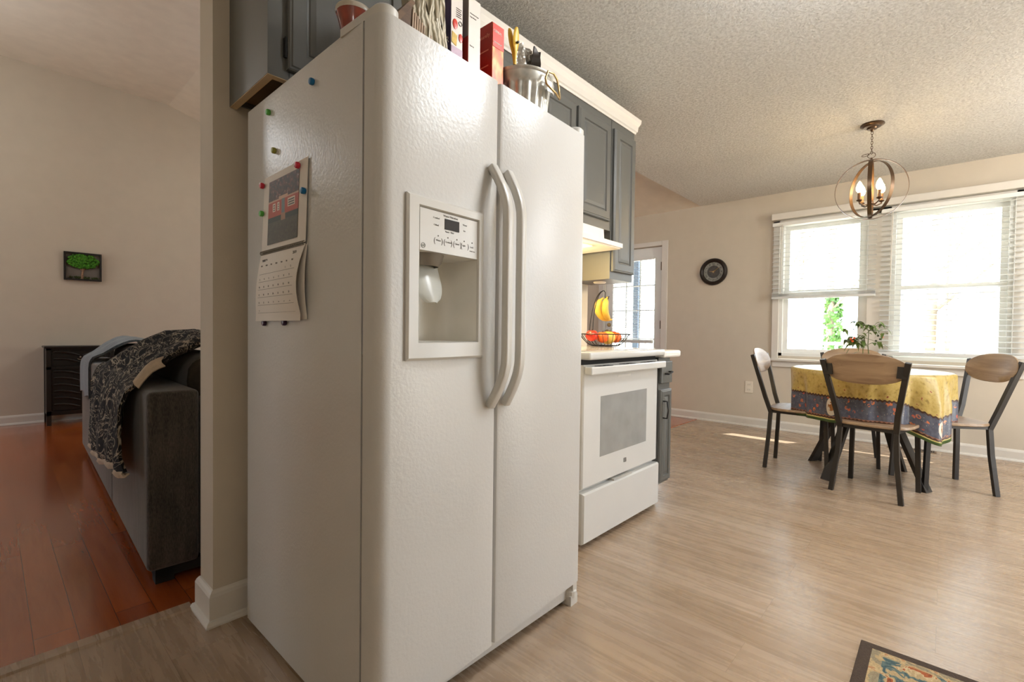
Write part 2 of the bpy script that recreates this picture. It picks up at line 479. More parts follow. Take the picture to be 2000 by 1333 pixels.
# baseboards (profiled)
def base_prof(h=0.095):
    return [(0, 0), (0.026, 0), (0.026, 0.006), (0.021, 0.017), (0.014, 0.021), (0.014, h - 0.02), (0.010, h - 0.010), (0.004, h - 0.002), (0, h)]
def baseboard(name, p0, p1, n, h=0.095, ms=None):
    b = NB(); p0 = Vector(p0); p1 = Vector(p1); n = Vector(n)
    loft(b, [[p + n * u + Vector((0, 0, v)) for u, v in base_prof(h)] for p in (p0, p1)])
    return struct(name, b, M_trim)
baseboard('baseboard_right', (XW, YB, 0), (XW, 2.477, 0), (-1, 0, 0))
baseboard('baseboard_right_living', (XW, 3.43, 0), (XW, YL, 0), (-1, 0, 0))
baseboard('baseboard_back', (XL, YL, 0), (XW, YL, 0), (0, -1, 0))
b = NB()   # wraps the free end of the kitchen wall
pr = base_prof(0.115)
x0, ya, yb = 0.498, YK, 1.915
rings = []
for P_, d_ in (((2.71, ya), (0, -1)), ((x0, ya), (-1, -1)), ((x0, yb), (-1, 1)), ((2.71, yb), (0, 1))):
    rings.append([(P_[0] + d_[0] * u * 1.0, P_[1] + d_[1] * u * 1.0, v) for u, v in pr])
loft(b, rings)
struct('baseboard_kitchen', b, M_trim)

# window trim: casings, head, stool, apron
b = NB()
box(b, XW - .018, XW, 1.275, 1.337, 0.74, 2.155, .004); box(b, XW - .018, XW, -0.469, -0.395, 0.74, 2.155, .004); box(b, XW - .018, XW, 0.375, 0.545, 0.74, 2.155, .004)
box(b, XW - .018, XW, -0.469, 1.337, 2.105, 2.155, .004)
box(b, XW - .05, XW + .03, -0.485, 1.345, 0.715, 0.742, .006); box(b, XW - .018, XW, -0.469, 1.325, 0.655, 0.715, .004)
struct('trim_1', b, M_trim)
b = NB(); box(b, XW - .075, XW, -0.52, 1.345, 2.157, 2.222, .004)
struct('trim_4', b, M_trim)

def sash_window(name, ya, yb, za, zb, mid):
    root = structE(name, (XW + .06, (ya + yb) / 2, za))
    b = NB(); xf, xb = XW + .005, XW + .145
    for (p, q) in (((ya, ya + .03), None), ((yb - .03, yb), None)): box(b, xf, xb, p[0], p[1], za, zb)
    box(b, xf, xb, ya, yb, zb - .03, zb); box(b, xf, xb, ya, yb, za, za + .03)
    obj('window_frame', b, M_wtrim, root)
    for nm, zz0, zz1, xx in (('lower_sash', za + .03, mid + .02, XW + .045), ('upper_sash', mid - .02, zb - .03, XW + .08)):
        b = NB(); y0, y1 = ya + .03, yb - .03; s = .042
        box(b, xx, xx + .03, y0, y0 + s, zz0, zz1); box(b, xx, xx + .03, y1 - s, y1, zz0, zz1)
        box(b, xx, xx + .03, y0 + s, y1 - s, zz0, zz0 + s); box(b, xx, xx + .03, y0 + s, y1 - s, zz1 - s, zz1)
        sh = obj(nm, b, M_wtrim, root)
        b = NB(); box(b, xx + .012, xx + .016, y0 + s - .002, y1 - s + .002, zz0 + s - .002, zz1 - s + .002)
        obj('pane', b, M_glass, sh)
    return root
sash_window('window_1', 0.545, 1.275, 0.77, 2.13, 1.42)
sash_window('window_2', -0.395, 0.375, 0.77, 2.13, 1.42)

# glazed back door in the window wall
dr = structE('door_1', (XW + .05, 2.95, 0))
b = NB(); xx = XW + .035; ya, yb = 2.557, 3.348; s = .105
box(b, xx, xx + .045, ya, ya + s, .012, 2.045); box(b, xx, xx + .045, yb - s, yb, .012, 2.045)
box(b, xx, xx + .045, ya + s, yb - s, .012, .30); box(b, xx, xx + .045, ya + s, yb - s, 1.91, 2.045)
obj('door_leaf', b, M_wtrim, dr)
b = NB(); box(b, xx + .02, xx + .026, ya + s, yb - s, .30, 1.91); obj('pane', b, M_glass, dr)
b = NB()
for z in (.595, .905, 1.265, 1.575): box(b, xx + .008, xx + .038, ya + s, yb - s, z, z + .014)
for i in (1, 2): y = ya + s + (yb - ya - 2 * s) * i / 3.0; box(b, xx + .009, xx + .037, y, y + .013, .30, 1.91)
obj('muntin', b, M_wtrim, dr)
b = NB(); lathe(b, [(.028, 0), (.028, -.006), (.012, -.012), (.012, -.03), (.026, -.04), (.028, -.055), (.018, -.066), (.004, -.068)], (xx, yb - .055, 1.0), 20, 'X'); obj('door_knob', b, M_gold, dr, 40)
b = NB(); lathe(b, [(.026, 0), (.026, -.01), (.018, -.018), (.0, -.019)], (xx, yb - .055, 1.09), 20, 'X'); obj('deadbolt', b, M_gold, dr, 40)
for z in (.25, 1.09, 1.80):
    b = NB(); box(b, XW - .012, XW + .03, ya - .006, ya + .006, z - .05, z + .05); lathe(b, [(.006, -.05), (.006, .05)], (XW - .014, ya, z), 10); obj('hinge', b, M_bronze, dr)
b = NB(); box(b, XW - .018, XW, 2.477, 2.553, 0, 2.105, .004); box(b, XW - .018, XW, 3.352, 3.43, 0, 2.105, .004); box(b, XW - .018, XW, 2.553, 3.352, 2.05, 2.105, .004)
box(b, XW, W1, 2.548, 2.556, 0, 2.05); box(b, XW, W1, 3.35, 3.358, 0, 2.05)
obj('door_casing', b, M_trim, dr)

# ================================================================== BLINDS
def blind(name, label, ya, yb, ztop, zbot, sp=0.045, tilt=R(10), xc=XW - .055, d=.05, cordy=None, rail_h=.03, stack=0, group='white blinds on the double window'):
    t = thing(name, label, 'blind', (xc, (ya + yb) / 2, zbot), 0)
    b = NB(); box(b, xc - .026, xc + .026, ya, yb, ztop - .035, ztop, .003); obj('headrail', b, M_wtrim, t)
    b = NB(); z = zbot + rail_h + .012 + stack * .006
    c, s = math.cos(tilt), math.sin(tilt)
    for i in range(stack): box(b, xc - d / 2, xc + d / 2, ya + .004, yb - .004, zbot + rail_h + .002 + i * .006, zbot + rail_h + .0045 + i * .006)
    while z < ztop - .045:
        g = []
        for u, cv in ((-.5, 0), (-.25, .0022), (0, .003), (.25, .0022), (.5, 0)):
            px, pz = u * d, cv
            g.append([(xc + px * c - pz * s, y, z + px * s + pz * c) for y in (ya + .004, yb - .004)])
        sheet(b, g, 0.0022); z += sp
    obj('slats', b, M_slat, t)
    b = NB(); box(b, xc - .027, xc + .027, ya + .003, yb - .003, zbot, zbot + rail_h, .004); obj('bottom_rail', b, M_slat, t)
    for f in (.08, .5, .92):
        y = ya + (yb - ya) * f
        b = NB()
        for dx in (-.026, .026): tube(b, [(xc + dx, y, zbot + rail_h), (xc + dx, y, ztop - .03)], .0012, 5)
        obj('ladder_cord', b, M_wtrim, t)
    if cordy:
        b = NB(); tube(b, [(xc - .036, cordy[0], ztop - .02), (xc - .038, cordy[0] + .006, cordy[1])], .0035, 8); obj('tilt_wand', b, M_pale, t)
    return t
blind('window_blind', 'white slatted blind pulled halfway up the left half of the double window', 0.475, 1.333, 2.125, 1.35, cordy=(1.24, 1.41), rail_h=.022, stack=5)
blind('window_blind', 'white slatted blind let down over the right half of the double window', -0.465, 0.447, 2.125, .815, cordy=(.365, 1.46))
blind('door_blind', 'small white blind on the glass of the back door', 2.668, 3.238, 1.93, .86, sp=.021, d=.018, xc=XW + .018, tilt=R(8), cordy=(3.17, 1.3), rail_h=.04)

# ================================================================== REFRIGERATOR
FR = thing('refrigerator', 'big white side-by-side refrigerator with ice dispenser and two long handles', 'refrigerator', (1.02, 1.35, 0))
AF = R(2.9); FP = Vector((.578, .917, 0)); FU = Vector((math.cos(AF), math.sin(AF), 0)); FN = Vector((math.sin(AF), -math.cos(AF), 0))
def fp(s, off, z): return FP + FU * s + FN * off + Vector((0, 0, z))
def slab_with_hole(bm, prof, zl, hole, back):
    """prof: list of (s, off) along the front; zl: z levels; hole=(i0,i1,k) strips i0..i1-1 open at level k"""
    G = [[bm.verts.new(fp(s, o, z)) for (s, o) in prof] for z in zl]
    nb = len(prof)
    for k in range(len(zl) - 1):
        for i in range(nb - 1):
            if hole and hole[0] <= i < hole[1] and k == hole[2]: continue
            bm.faces.new((G[k][i], G[k][i + 1], G[k + 1][i + 1], G[k + 1][i]))
    s0, s1 = prof[0][0], prof[-1][0]
    B = [[bm.verts.new(fp(s, back, z)) for s in (s0, s1)] for z in (zl[0], zl[-1])]
    bm.faces.new([G[0][i] for i in range(nb)][::-1] + [B[0][0], B[0][1]][:0] + [B[0][0], B[0][1]])
    bm.faces.new([G[-1][i] for i in range(nb)] + [B[1][1], B[1][0]])
    bm.faces.new([G[k][0] for k in range(len(zl))] + [B[1][0], B[0][0]])
    bm.faces.new([G[k][-1] for k in range(len(zl))][::-1] + [B[0][1], B[1][1]])
    if not hole: bm.faces.new((B[0][0], B[0][1], B[1][1], B[1][0]))
HS0, HS1, HZ0, HZ1 = .106, .301, .958, 1.175
rr_ = .032
left_prof = [(0.0, -.064), (0.0, -rr_)] + [(rr_ - rr_ * math.cos(t), -rr_ + rr_ * math.sin(t)) for t in [R(a) for a in (15, 30, 45, 60, 75, 90)]] + [(HS0, 0), (HS1, 0), (.378, 0), (.385, -.003), (.388, -.009)]
b = NB(); slab_with_hole(b, left_prof, [.088, HZ0, HZ1, 1.682], (left_prof.index((HS0, 0)), left_prof.index((HS1, 0)), 1), -.064)
DL = obj('freezer_door', b, M_fridge, FR, 40)
right_prof = [(.396, -.009), (.399, -.003), (.406, 0), (.84, 0)] + [(.84 + .03 * math.sin(t), -.03 + .03 * math.cos(t)) for t in [R(a) for a in (20, 40, 60, 80, 90)]] + [(.87, -.052)]
b = NB(); slab_with_hole(b, right_prof, [.088, 1.682], None, -.052)
DRR = obj('fridge_door', b, M_fridge, FR, 40)
# body with a pocket where the dispenser is recessed
b = NB()
bx0, bx1, by0, by1, bz0, bz1 = .577, 1.455, .992, 1.70, .02, 1.69
px0, px1, pz0, pz1, py = .66, .90, .94, 1.20, 1.05
xs = [bx0, px0, px1, bx1]; zs = [bz0, pz0, pz1, bz1]
G = [[b.verts.new((x, by0, z)) for x in xs] for z in zs]
for k in range(3):
    for i in range(3):
        if not (k == 1 and i == 1): b.faces.new((G[k][i], G[k][i + 1], G[k + 1][i + 1], G[k + 1][i]))
q = [b.verts.new((x, py, z)) for x, z in ((px0, pz0), (px1, pz0), (px1, pz1), (px0, pz1))]
f4 = [G[1][1], G[1][2], G[2][2], G[2][1]]
b.faces.new(q)
for i in range(4): b.faces.new((f4[i], f4[(i + 1) % 4], q[(i + 1) % 4], q[i]))
Bk = [b.verts.new((x, by1, z)) for x, z in ((bx0, bz0), (bx1, bz0), (bx1, bz1), (bx0, bz1))]
b.faces.new(Bk[::-1])
b.faces.new([G[0][i] for i in range(4)] + [Bk[1], Bk[0]]); b.faces.new([G[3][i] for i in range(4)] + [Bk[2], Bk[3]])
b.faces.new([G[k][0] for k in range(4)] + [Bk[3], Bk[0]]); b.faces.new([G[k][3] for k in range(4)] + [Bk[2], Bk[1]])
obj('cabinet_body', b, M_fridge, FR)
# gasket gap strip, hinge covers, kick grille, roller foot
b = NB()
loft(b, [[fp(.006, -.062, z), fp(.006, -.078, z), fp(.386, -.078, z), fp(.386, -.062, z)] for z in (.10, HZ0 - .03)])
loft(b, [[fp(.006, -.062, z), fp(.006, -.078, z), fp(.386, -.078, z), fp(.386, -.062, z)] for z in (HZ1 + .03, 1.67)])
loft(b, [[fp(.398, -.05, z), fp(.398, -.06, z), fp(.865, -.06, z), fp(.865, -.05, z)] for z in (.10, 1.67)])
obj('door_gasket', b, M_gasket, FR)
for sx, mir in ((.045, 1), (.83, -1)):
    b = NB()
    c0 = fp(sx, -.035, 1.683)
    prof = []
    for t in range(0, 190, 15):
        a_ = R(t); prof.append(fp(sx - mir * .012 + .030 * math.cos(a_ ), -.035 + .030 * math.sin(a_), 0))
    prof += [fp(sx - mir * .012 - .030, -.17, 0), fp(sx - mir * .012 + .030, -.17, 0)]
    loft(b, [[p + Vector((0, 0, z)) for p in prof] for z in (1.684, 1.703)] )
    cen = sum(prof, Vector()) / len(prof)
    loft(b, [[p + Vector((0, 0, 1.703)) for p in prof], [cen + (p - cen) * .8 + Vector((0, 0, 1.71)) for p in prof]])
    obj('hinge_cover', b, M_fridge_s, FR, 40)
b = NB(); box(b, .60, 1.43, 1.0, 1.03, .012, .085); obj('kick_grille', b, M_dark, FR)
for sx in (.04, .845):
    b = NB(); loft(b, [[fp(sx + u, o, z) for u, o in ((-.022, -.05), (.022, -.05), (.022, -.012), (-.022, -.012))] for z in (.0, .035)]); box(b, fp(sx, 0, 0).x - .012, fp(sx, 0, 0).x + .012, .97, 1.0, .03, .08)
    lathe(b, [(.024, 0), (.024, .02), (.015, .03)], fp(sx, -.03, .03), 14)
    obj('leveling_foot', b, M_fridge_s, FR)
# handles
for nm, s0, s1, flip in (('freezer_handle', .357, .377, 1), ('fridge_handle', .424, .404 + .02, -1)):
    b = NB(); pts = []
    n = 22
    for i in range(n + 1):
        t = i / n; z = .775 + (1.44 - .775) * t
        e = min(t, 1 - t) * 2
        bow = math.sin(min(1, e / .42) * math.pi / 2)
        pts.append(fp((s0 + (.012 if flip > 0 else .004) * bow), .004 + .05 * bow, z))
    tube(b, pts, 0, flat=(.0125, .011), up=FN)
    es = [e for e in b.edges if e.calc_length() > .02]
    bmesh.ops.bevel(b, geom=list(b.edges), offset=.0045, segments=2, affect='EDGES', profile=.5, clamp_overlap=True)
    hd = obj(nm, b, M_fridge_s, FR, 50)
    if flip > 0:    # scalloped finger grips on the inner edge
        b = NB()
        for i in range(26):
            z = .90 + i * .0155
            p = fp(s0 + .0275, .05, z); ball(b, p, .009, 8, (.5, .6, 1))
        obj('grip_ridge', b, M_fridge_s, hd, 60)
# dispenser bezel
b = NB()
def ringf(s0, s1, z0, z1, off, bow=0.0):
    pts = []
    for (sa, za, sb, zb) in ((s0, z0, s1, z0), (s1, z0, s1, z1), (s1, z1, s0, z1), (s0, z1, s0, z0)):
        for i in range(6):
            t = i / 6.0; s = sa + (sb - sa) * t; z = za + (zb - za) * t
            o = off + (bow * math.sin(math.pi * t) if za == zb == z0 else 0)
            pts.append(fp(s, o, z))
    return pts
rings = [ringf(.067, .325, .914, 1.302, 0.001), ringf(.067, .325, .914, 1.302, .006, .006), ringf(.072, .320, .920, 1.297, .010, .009),
         ringf(.100, .304, .955, 1.280, .010, .003), ringf(.103, .302, .957, 1.278, .006), ringf(.106, .301, .958, 1.276, -.004)]
loft(b, rings, cap=False)
BZ = obj('dispenser_bezel', b, M_fridge_s, FR, 35)
# control panel
b = NB()
loft(b, [[fp(.106, 0.0, HZ1), fp(.301, 0.0, HZ1), fp(.301, 0.0, 1.276), fp(.106, 0.0, 1.276)], [fp(.1065, .005, HZ1 + .001), fp(.3005, .005, HZ1 + .001), fp(.3005, .005, 1.2755), fp(.1065, .005, 1.2755)]])
CP = obj('control_panel', b, M_fridge_s, BZ)
b = NB(); loft(b, [[fp(s, o, z) for s, z in ((.184, 1.236), (.233, 1.236), (.233, 1.262), (.184, 1.262))] for o in (.004, .0062)]); obj('display', b, mat('display_black', (44, 38, 34), .5, spec=.2), BZ)
# printed marks on the panel
def panelM(s, z, off=.0053):
    x = FU; y = Vector((0, 0, 1)); zz = FN
    mm = Matrix.Identity(4); p = fp(s, off, z)
    for i in range(3): mm[i][0] = x[i]; mm[i][1] = y[i]; mm[i][2] = zz[i]; mm[i][3] = p[i]
    return mm
b = NB()
for s, z, tx, sz in ((.179, 1.2665, 'Water Filtration', .0075), (.186, 1.229, 'Reset  Filter', .006), (.146, 1.257, 'Crushed', .006), (.148, 1.240, 'Cubed', .006), (.246, 1.256, 'Water', .006), (.249, 1.241, 'Ice', .006),
                     (.156, 1.2035, 'Water', .006), (.186, 1.2035, 'Crushed', .006), (.218, 1.2035, 'Cubed', .006), (.245, 1.2035, 'Light', .006), (.274, 1.203, 'Lock', .006), (.272, 1.193, 'Hold 3 sec', .0045)):
    obj('panel_lettering', textbm(tx, sz, panelM(s, z), .0002), M_ink, BZ)
for s in (.150, .182, .214, .241):
    for ds in (0, .025):
        merge(b, textbm('(' if ds == 0 else ')', .018, panelM(s - .002 + ds, 1.199), .0002))
for s in (.163, .195, .226, .252, .281):
    loft(b, [[fp(s + .0018 * math.cos(t), o, 1.2165 + .0018 * math.sin(t)) for t in [k * math.pi / 4 for k in range(8)]] for o in (.0048, .0056)])
obj('button_outline', b, M_ink, BZ)
b = NB()
for r0, r1 in ((.0052, .0064),): 
    loft(b, [[fp(.116 + r * math.cos(t), o, 1.187 + r * math.sin(t)) for t in [k * math.pi / 12 for k in range(24)]] for r, o in ((r0, .0048), (r0, .0058), (r1, .0058), (r1, .0048))], cap=False, cyc=True)
merge(b, textbm('GE', .007, panelM(.1115, 1.1845), .0003))
obj('maker_badge', b, mat('badge_grey', (96, 104, 98), .5), BZ)
# recess
b = NB()
d_ = .118
prof = [(HS0, 0.004), (HS0, -.075)] + [(HS0 + .035 - .035 * math.cos(R(a)), -.083 - .035 * math.sin(R(a))) for a in (0, 22, 45, 67, 90)] + [(HS1 - .04 + .04 * math.sin(R(a)), -.078 - .04 * math.cos(R(a))) for a in (0, 22, 45, 67, 90)] + [(HS1, -.07), (HS1, 0.004)]
rings = [[fp(s, o, z) for s, o in prof] for z in (HZ0, 1.0, HZ1)]
Lr = loft(b, rings, cap=False, closed=False)
b.faces.new(Lr[0]); b.faces.new(Lr[-1][::-1])
RC = obj('dispenser_recess', b, mat('recess_grey', (226, 223, 215), .3), BZ, 40)
b = NB()   # ice chute and paddle
lathe(b, [(.036, 0), (.044, .01), (.05, .03)], fp(.165, -.05, 1.145), 20, cap=False)
obj('ice_chute', b, mat('chute_grey', (120, 112, 100), .5), BZ, 50)
b = NB()
g = []
for i in range(9):
    t = i / 8.0; z = 1.15 - .095 * t; row = []
    for j in range(9):
        u = (j / 8.0 - .5) * 2
        wd = .047 * math.sqrt(max(0.04, 1 - max(0, (t - .45) / .55) ** 2 * .9))
        row.append(fp(.172 + u * wd, -.065 + .035 * t + .012 * (1 - u * u), z))
    g.append(row)
sheet(b, g, .003)
obj('ice_paddle', b, mat('frosted_paddle', (196, 198, 192), .25, trans=.0), BZ, 60)

# ---- calendar (on the refrigerator side, X = .577)
XS = .577
CA = thing('wall_calendar', 'open wall calendar with a red brick house picture on the refrigerator side', 'calendar', (XS - .004, 1.41, 1.21))
def side_sheet(bm, yL, yR, zT, zB, xf, n=8, th=.0012, yl2=None, yr2=None):
    g = []
    for i in range(n + 1):
        t = i / n; row = []
        for j in range(n + 1):
            u = j / n
            l = yL + ((yl2 or yL) - yL) * t; r = yR + ((yr2 or yR) - yR) * t
            row.append((xf(u, t), l + (r - l) * u, zT + (zB - zT) * t))
        g.append(row)
    sheet(bm, g, th)
b = NB(); side_sheet(b, 1.548, 1.256, 1.442, 1.218, lambda u, t: XS - .003 - .002 * t, yl2=1.566, yr2=1.266); obj('picture_page', b, M_paper, CA)
fx = lambda u, t: XS - .004 - .022 * math.sin(min(1, t * 1.1) * math.pi * .9) * (.35 + .65 * u) - .004 * t
b = NB(); side_sheet(b, 1.572, 1.268, 1.214, 1.008, fx, n=12, yl2=1.600, yr2=1.275); PG = obj('month_page', b, M_paper, CA)
b = NB(); side_sheet(b, 1.565, 1.262, 1.212, 1.012, lambda u, t: XS - .002 - .008 * math.sin(t * math.pi) * u, n=8); obj('back_pages', b, M_paper, CA)
b = NB()
for i in range(46):
    y = 1.272 + i * (1.566 - 1.272) / 45.0
    tube(b, [(XS - .006 + .005 * math.cos(t), y, 1.216 + .006 * math.sin(t)) for t in [k * math.pi / 4 for k in range(8)]], .0009, 4, closed=True)
obj('spiral_binding', b, M_gasket, CA)
def fpic():
    k = N('brick_house_picture')
    tc = k.n('ShaderNodeTexCoord'); sp = k.n('ShaderNodeSeparateXYZ'); k.l(tc.outputs['Generated'], sp.inputs[0])
    Yg, Zg = k.math('SUBTRACT', 1.0, sp.outputs['Y']), sp.outputs['Z']   # left-to-right as seen
    nz = k.n('ShaderNodeTexNoise', i_Scale=14.0, i_Detail=5.0, i_Roughness=.7); k.l(tc.outputs['Generated'], nz.inputs['Vector'])
    tree = k.ramp(nz.outputs['Fac'], [(.3, lin((34, 34, 26))), (.5, lin((74, 62, 50))), (.58, lin((112, 60, 48))), (.72, lin((150, 158, 150)))])
    lawn = k.ramp(nz.outputs['Fac'], [(.3, lin((66, 62, 48))), (.7, lin((94, 88, 70)))])
    def band(v, a, c): return k.math('MULTIPLY', k.math('GREATER_THAN', v, a), k.math('LESS_THAN', v, c))
    col = k.mix(k.math('GREATER_THAN', Zg, .34), lawn, lin((50, 60, 40)))
    col = k.mix(band(Zg, .42, .66), col, lin((176, 72, 42)))
    col = k.mix(k.math('GREATER_THAN', Zg, .66), col, tree)
    col = k.mix(band(Zg, .655, .68), col, lin((200, 160, 134)))
    gable = k.math('MULTIPLY', band(Yg, .38, .66), band(Zg, .66, .71)); col = k.mix(gable, col, lin((206, 168, 140)))
    door = k.math('MULTIPLY', band(Yg, .47, .57), band(Zg, .42, .66)); col = k.mix(door, col, lin((110, 128, 130)))
    path = k.math('MULTIPLY', band(Yg, .455, .59), band(Zg, .33, .44)); col = k.mix(path, col, lin((166, 128, 100)))
    for a0, a1 in ((.18, .27), (.33, .40), (.66, .88)):
        wn = k.math('MULTIPLY', band(Yg, a0, a1), band(Zg, .50, .63)); col = k.mix(wn, col, lin((226, 208, 190)))
        wn2 = k.math('MULTIPLY', band(Yg, a0 + .02, a1 - .02), band(Zg, .515, .615))
        st = k.math('GREATER_THAN', k.math('FRACT', k.math('MULTIPLY', Zg, 28.0)), .4)
        col = k.mix(k.math('MULTIPLY', wn2, st), col, lin((70, 66, 60)))
    k.l(col, k.b.inputs['Base Color']); k.b.inputs['Roughness'].default_value = .5
    return k.m
b = NB(); side_sheet(b, 1.508, 1.304, 1.422, 1.236, lambda u, t: XS - .0052 - .002 * t, n=4, th=.0004, yl2=1.520, yr2=1.314); obj('house_picture', b, fpic(), CA)
def pageM(y, z, xo):
    mm = Matrix.Identity(4)
    for i, vv in enumerate(((0, -1, 0), (0, 0, 1), (-1, 0, 0))):
        for j in range(3): mm[j][i] = vv[j]
    mm[0][3], mm[1][3], mm[2][3] = xo, y, z
    return mm
def onpage(bm, u, t, tx, sz):
    y = 1.572 + (1.600 - 1.572) * t + ((1.268 + .007 * t) - (1.572 + .028 * t)) * u
    z = 1.214 - .206 * t
    merge(bm, textbm(tx, sz, pageM(y, z, fx(u + .03, t) - .0012), .0002))
b = NB()
onpage(b, .08, .13, 'MARCH', .011); onpage(b, .80, .11, '2019', .012)
for i, dn in enumerate(('SUN', 'MON', 'TUE', 'WED', 'THU', 'FRI', 'SAT')): onpage(b, .07 + i * .125, .20, dn, .006)
dnum = 1
for rw in range(6):
    for cc in range(7):
        if rw == 0 and cc < 5: continue
        if dnum > 31: break
        onpage(b, .085 + cc * .125, .29 + rw * .113, str(dnum), .0075); dnum += 1
    g = []
    for k_ in range(9):
        u = .06 + .86 * k_ / 8.0; t = .315 + rw * .113
        y = 1.572 + .028 * t + ((1.268 + .007 * t) - (1.572 + .028 * t)) * u
        g.append((fx(u, t) - .0012, y, 1.214 - .206 * t))
    tube(b, g, .0004, 4)
obj('date_lettering', b, M_ink, PG)

def magnet(y, z, m_, label, r=.0085):
    b = NB(); n = 6
    lathe(b, [(r * .9, 0), (r * 1.05, -.002), (r * 1.05, -.008), (r * .9, -.0105), (r * .4, -.0115)], (XS - .0005, y, z), n * 2, 'X')
    o = obj('fridge_magnet', b, m_); tag(o, label, 'magnet', 'coloured magnets on the refrigerator side'); return o
def mag(y, z, m_, label, xo=0.0, r=.0085):
    t = bpy.data.objects.new('fridge_magnet', None)
    b = NB(); lathe(b, [(r * .9, 0), (r * 1.05, -.002), (r * 1.05, -.008), (r * .9, -.0105), (r * .3, -.0115)], (0, 0, 0), 12, 'X')
    o = obj('fridge_magnet', b, m_, smooth=40); o.location = (XS - .0003 - xo, y, z); tag(o, label, 'magnet', 'coloured magnets on the refrigerator side')
mag(1.235, 1.63, M_blue, 'blue round magnet alone near the top of the refrigerator side')
mag(1.521, 1.636, M_green, 'green magnet alone high on the refrigerator side by its back edge')
mag(1.478, 1.511, M_yel, 'olive yellow magnet alone above the calendar')
mag(1.303, 1.427, M_red, 'red magnet at the top right corner of the calendar picture page', .0065)
mag(1.550, 1.420, M_red, 'red magnet at the top left corner of the calendar picture page', .0065)
mag(1.268, 1.352, M_blue, 'blue magnet on the right margin of the calendar picture', .0065)
mag(1.553, 1.336, M_green, 'green magnet on the left margin of the calendar picture', .0065)
mag(1.549, 1.002, M_pur, 'dark purple magnet under the lower left corner of the calendar', .0)
mag(1.402, 1.003, M_pur, 'dark purple magnet under the middle of the calendar bottom edge', .0)

# ================================================================== ON TOP OF THE REFRIGERATOR (z 1.69)
ZT = 1.691
t = thing('terracotta_pot', 'glazed red-brown pot with a pale rim on the refrigerator top', 'pot', (.665, 1.19, ZT))
b = NB(); lathe(b, [(.034, 0), (.038, .01), (.034, .05), (.034, .09), (.040, .115), (.0455, .135), (.041, .135), (.036, .115), (.030, .05), (.0, .02)], (.665, 1.19, ZT), 28)
obj('pot_body', b, mat('terracotta_glaze', (138, 52, 34), .15, noise=.3, nscale=25, coat=.5), t, 60)
b = NB(); lathe(b, [(.0455, .133), (.048, .140), (.046, .146), (.041, .143), (.0405, .134)], (.665, 1.19, ZT), 28, cap=False); obj('pot_rim', b, mat('pale_glaze', (196, 186, 170), .3), t, 60)
# slatted wooden rack leaning with a wrapped package behind
t = thing('wooden_rack', 'brown slatted wooden rack lying on the front of the refrigerator top', 'rack', (.76, 1.09, ZT), R(2))
b = NB()
g = [(.676, 1.04, ZT + .06), (.746, 1.04, ZT + .152), (.746, 1.15, ZT + .152), (.676, 1.15, ZT + .06)]
prism(b, [(.668, ZT + .055), (.742, ZT + .150), (.752, ZT + .142), (.680, ZT + .044)], 'Y', 1.035, 1.16)
prism(b, [(.680, ZT), (.74, ZT), (.752, ZT + .142), (.742, ZT + .145), (.680, ZT + .06)], 'Y', 1.05, 1.06)
obj('end_board', b, M_brownwood, t)
b = NB(); box(b, .68, .86, 1.06, 1.16, ZT, ZT + .014); obj('rack_base', b, M_brownwood, t)
for i in range(15):
    x = .752 + i * .0072; zt = ZT + .135 - i * .0052
    b = NB(); tube(b, [(x, 1.055, ZT + .01), (x + .004, 1.052, zt)], 0, flat=(.0022, .004), up=(0, 1, 0)); obj('slat', b, mat('slat_tan', (176, 152, 128), .6), t)
b = NB(); tube(b, [(.748, 1.062, ZT + .13), (.862, 1.062, ZT + .05)], 0, flat=(.004, .004), up=(0, 1, 0)); prism(b, [(.748, ZT + .01), (.862, ZT + .01), (.862, ZT + .055), (.748, ZT + .135)], 'Y', 1.068, 1.074); obj('back_panel', b, mat('rack_dark_wood', (66, 46, 32), .7), t)  # back panel in a darker brown behind the slats
def striped():
    k = N('striped_wrap'); v = k.coords(scale=(1, 1, 1))
    w_ = k.n('ShaderNodeTexWave', bands_direction='X', i_Scale=28.0, i_Distortion=1.5); k.l(v, w_.inputs['Vector'])
    k.l(k.ramp(w_.outputs['Fac'], [(.2, lin((150, 142, 122))), (.5, lin((206, 196, 172))), (.8, lin((222, 214, 196)))]), k.b.inputs['Base Color'])
    k.b.inputs['Roughness'].default_value = .25; k.bump(w_.outputs['Fac'], .4, .01); return k.m
t = thing('wrapped_package', 'tall striped clear-wrapped package standing behind the wooden rack', 'package', (.82, 1.14, ZT))
b = NB()
g = []
for i in range(13):
    tt = i / 12.0; row = []
    for j in range(17):
        u = j / 16.0
        row.append((.762 + .112 * u, 1.10 - .018 * math.sin(u * math.pi) - .004 * math.sin(u * 34 + tt * 5) + .02 * tt, ZT + .30 * tt))
    g.append(row)
sheet(b, g, .035)
obj('wrapper', b, striped(), t, 60)
def carton(name, label, x0, x1, y0, y1, h, mf, ms, group=None, top=None):
    t = thing(name, label, 'box', ((x0 + x1) / 2, (y0 + y1) / 2, ZT))
    b = NB(); box(b, x0, x1, y0, y1, ZT, ZT + h, .0012); o = obj('carton', b, ms, t)
    b = NB(); box(b, x0 + .0015, x1 - .0015, y0 - .0012, y0 + .001, ZT + .002, ZT + h - .002); f = obj('front_panel', b, mf, t)
    return t, f
def frontM(x, y, z, ry=0):
    mm = Matrix.Identity(4)
    for i, vv in enumerate(((1, 0, 0), (0, 0, 1), (0, -1, 0))):
        for j in range(3): mm[j][i] = vv[j]
    mm[0][3], mm[1][3], mm[2][3] = x, y, z
    return mm @ Matrix.Rotation(ry, 4, 'Z')
M_pbox = mat('violet_print', (58, 42, 82), .4, noise=.3, nscale=15)
M_wprint = mat('white_print', (228, 220, 212), .4)
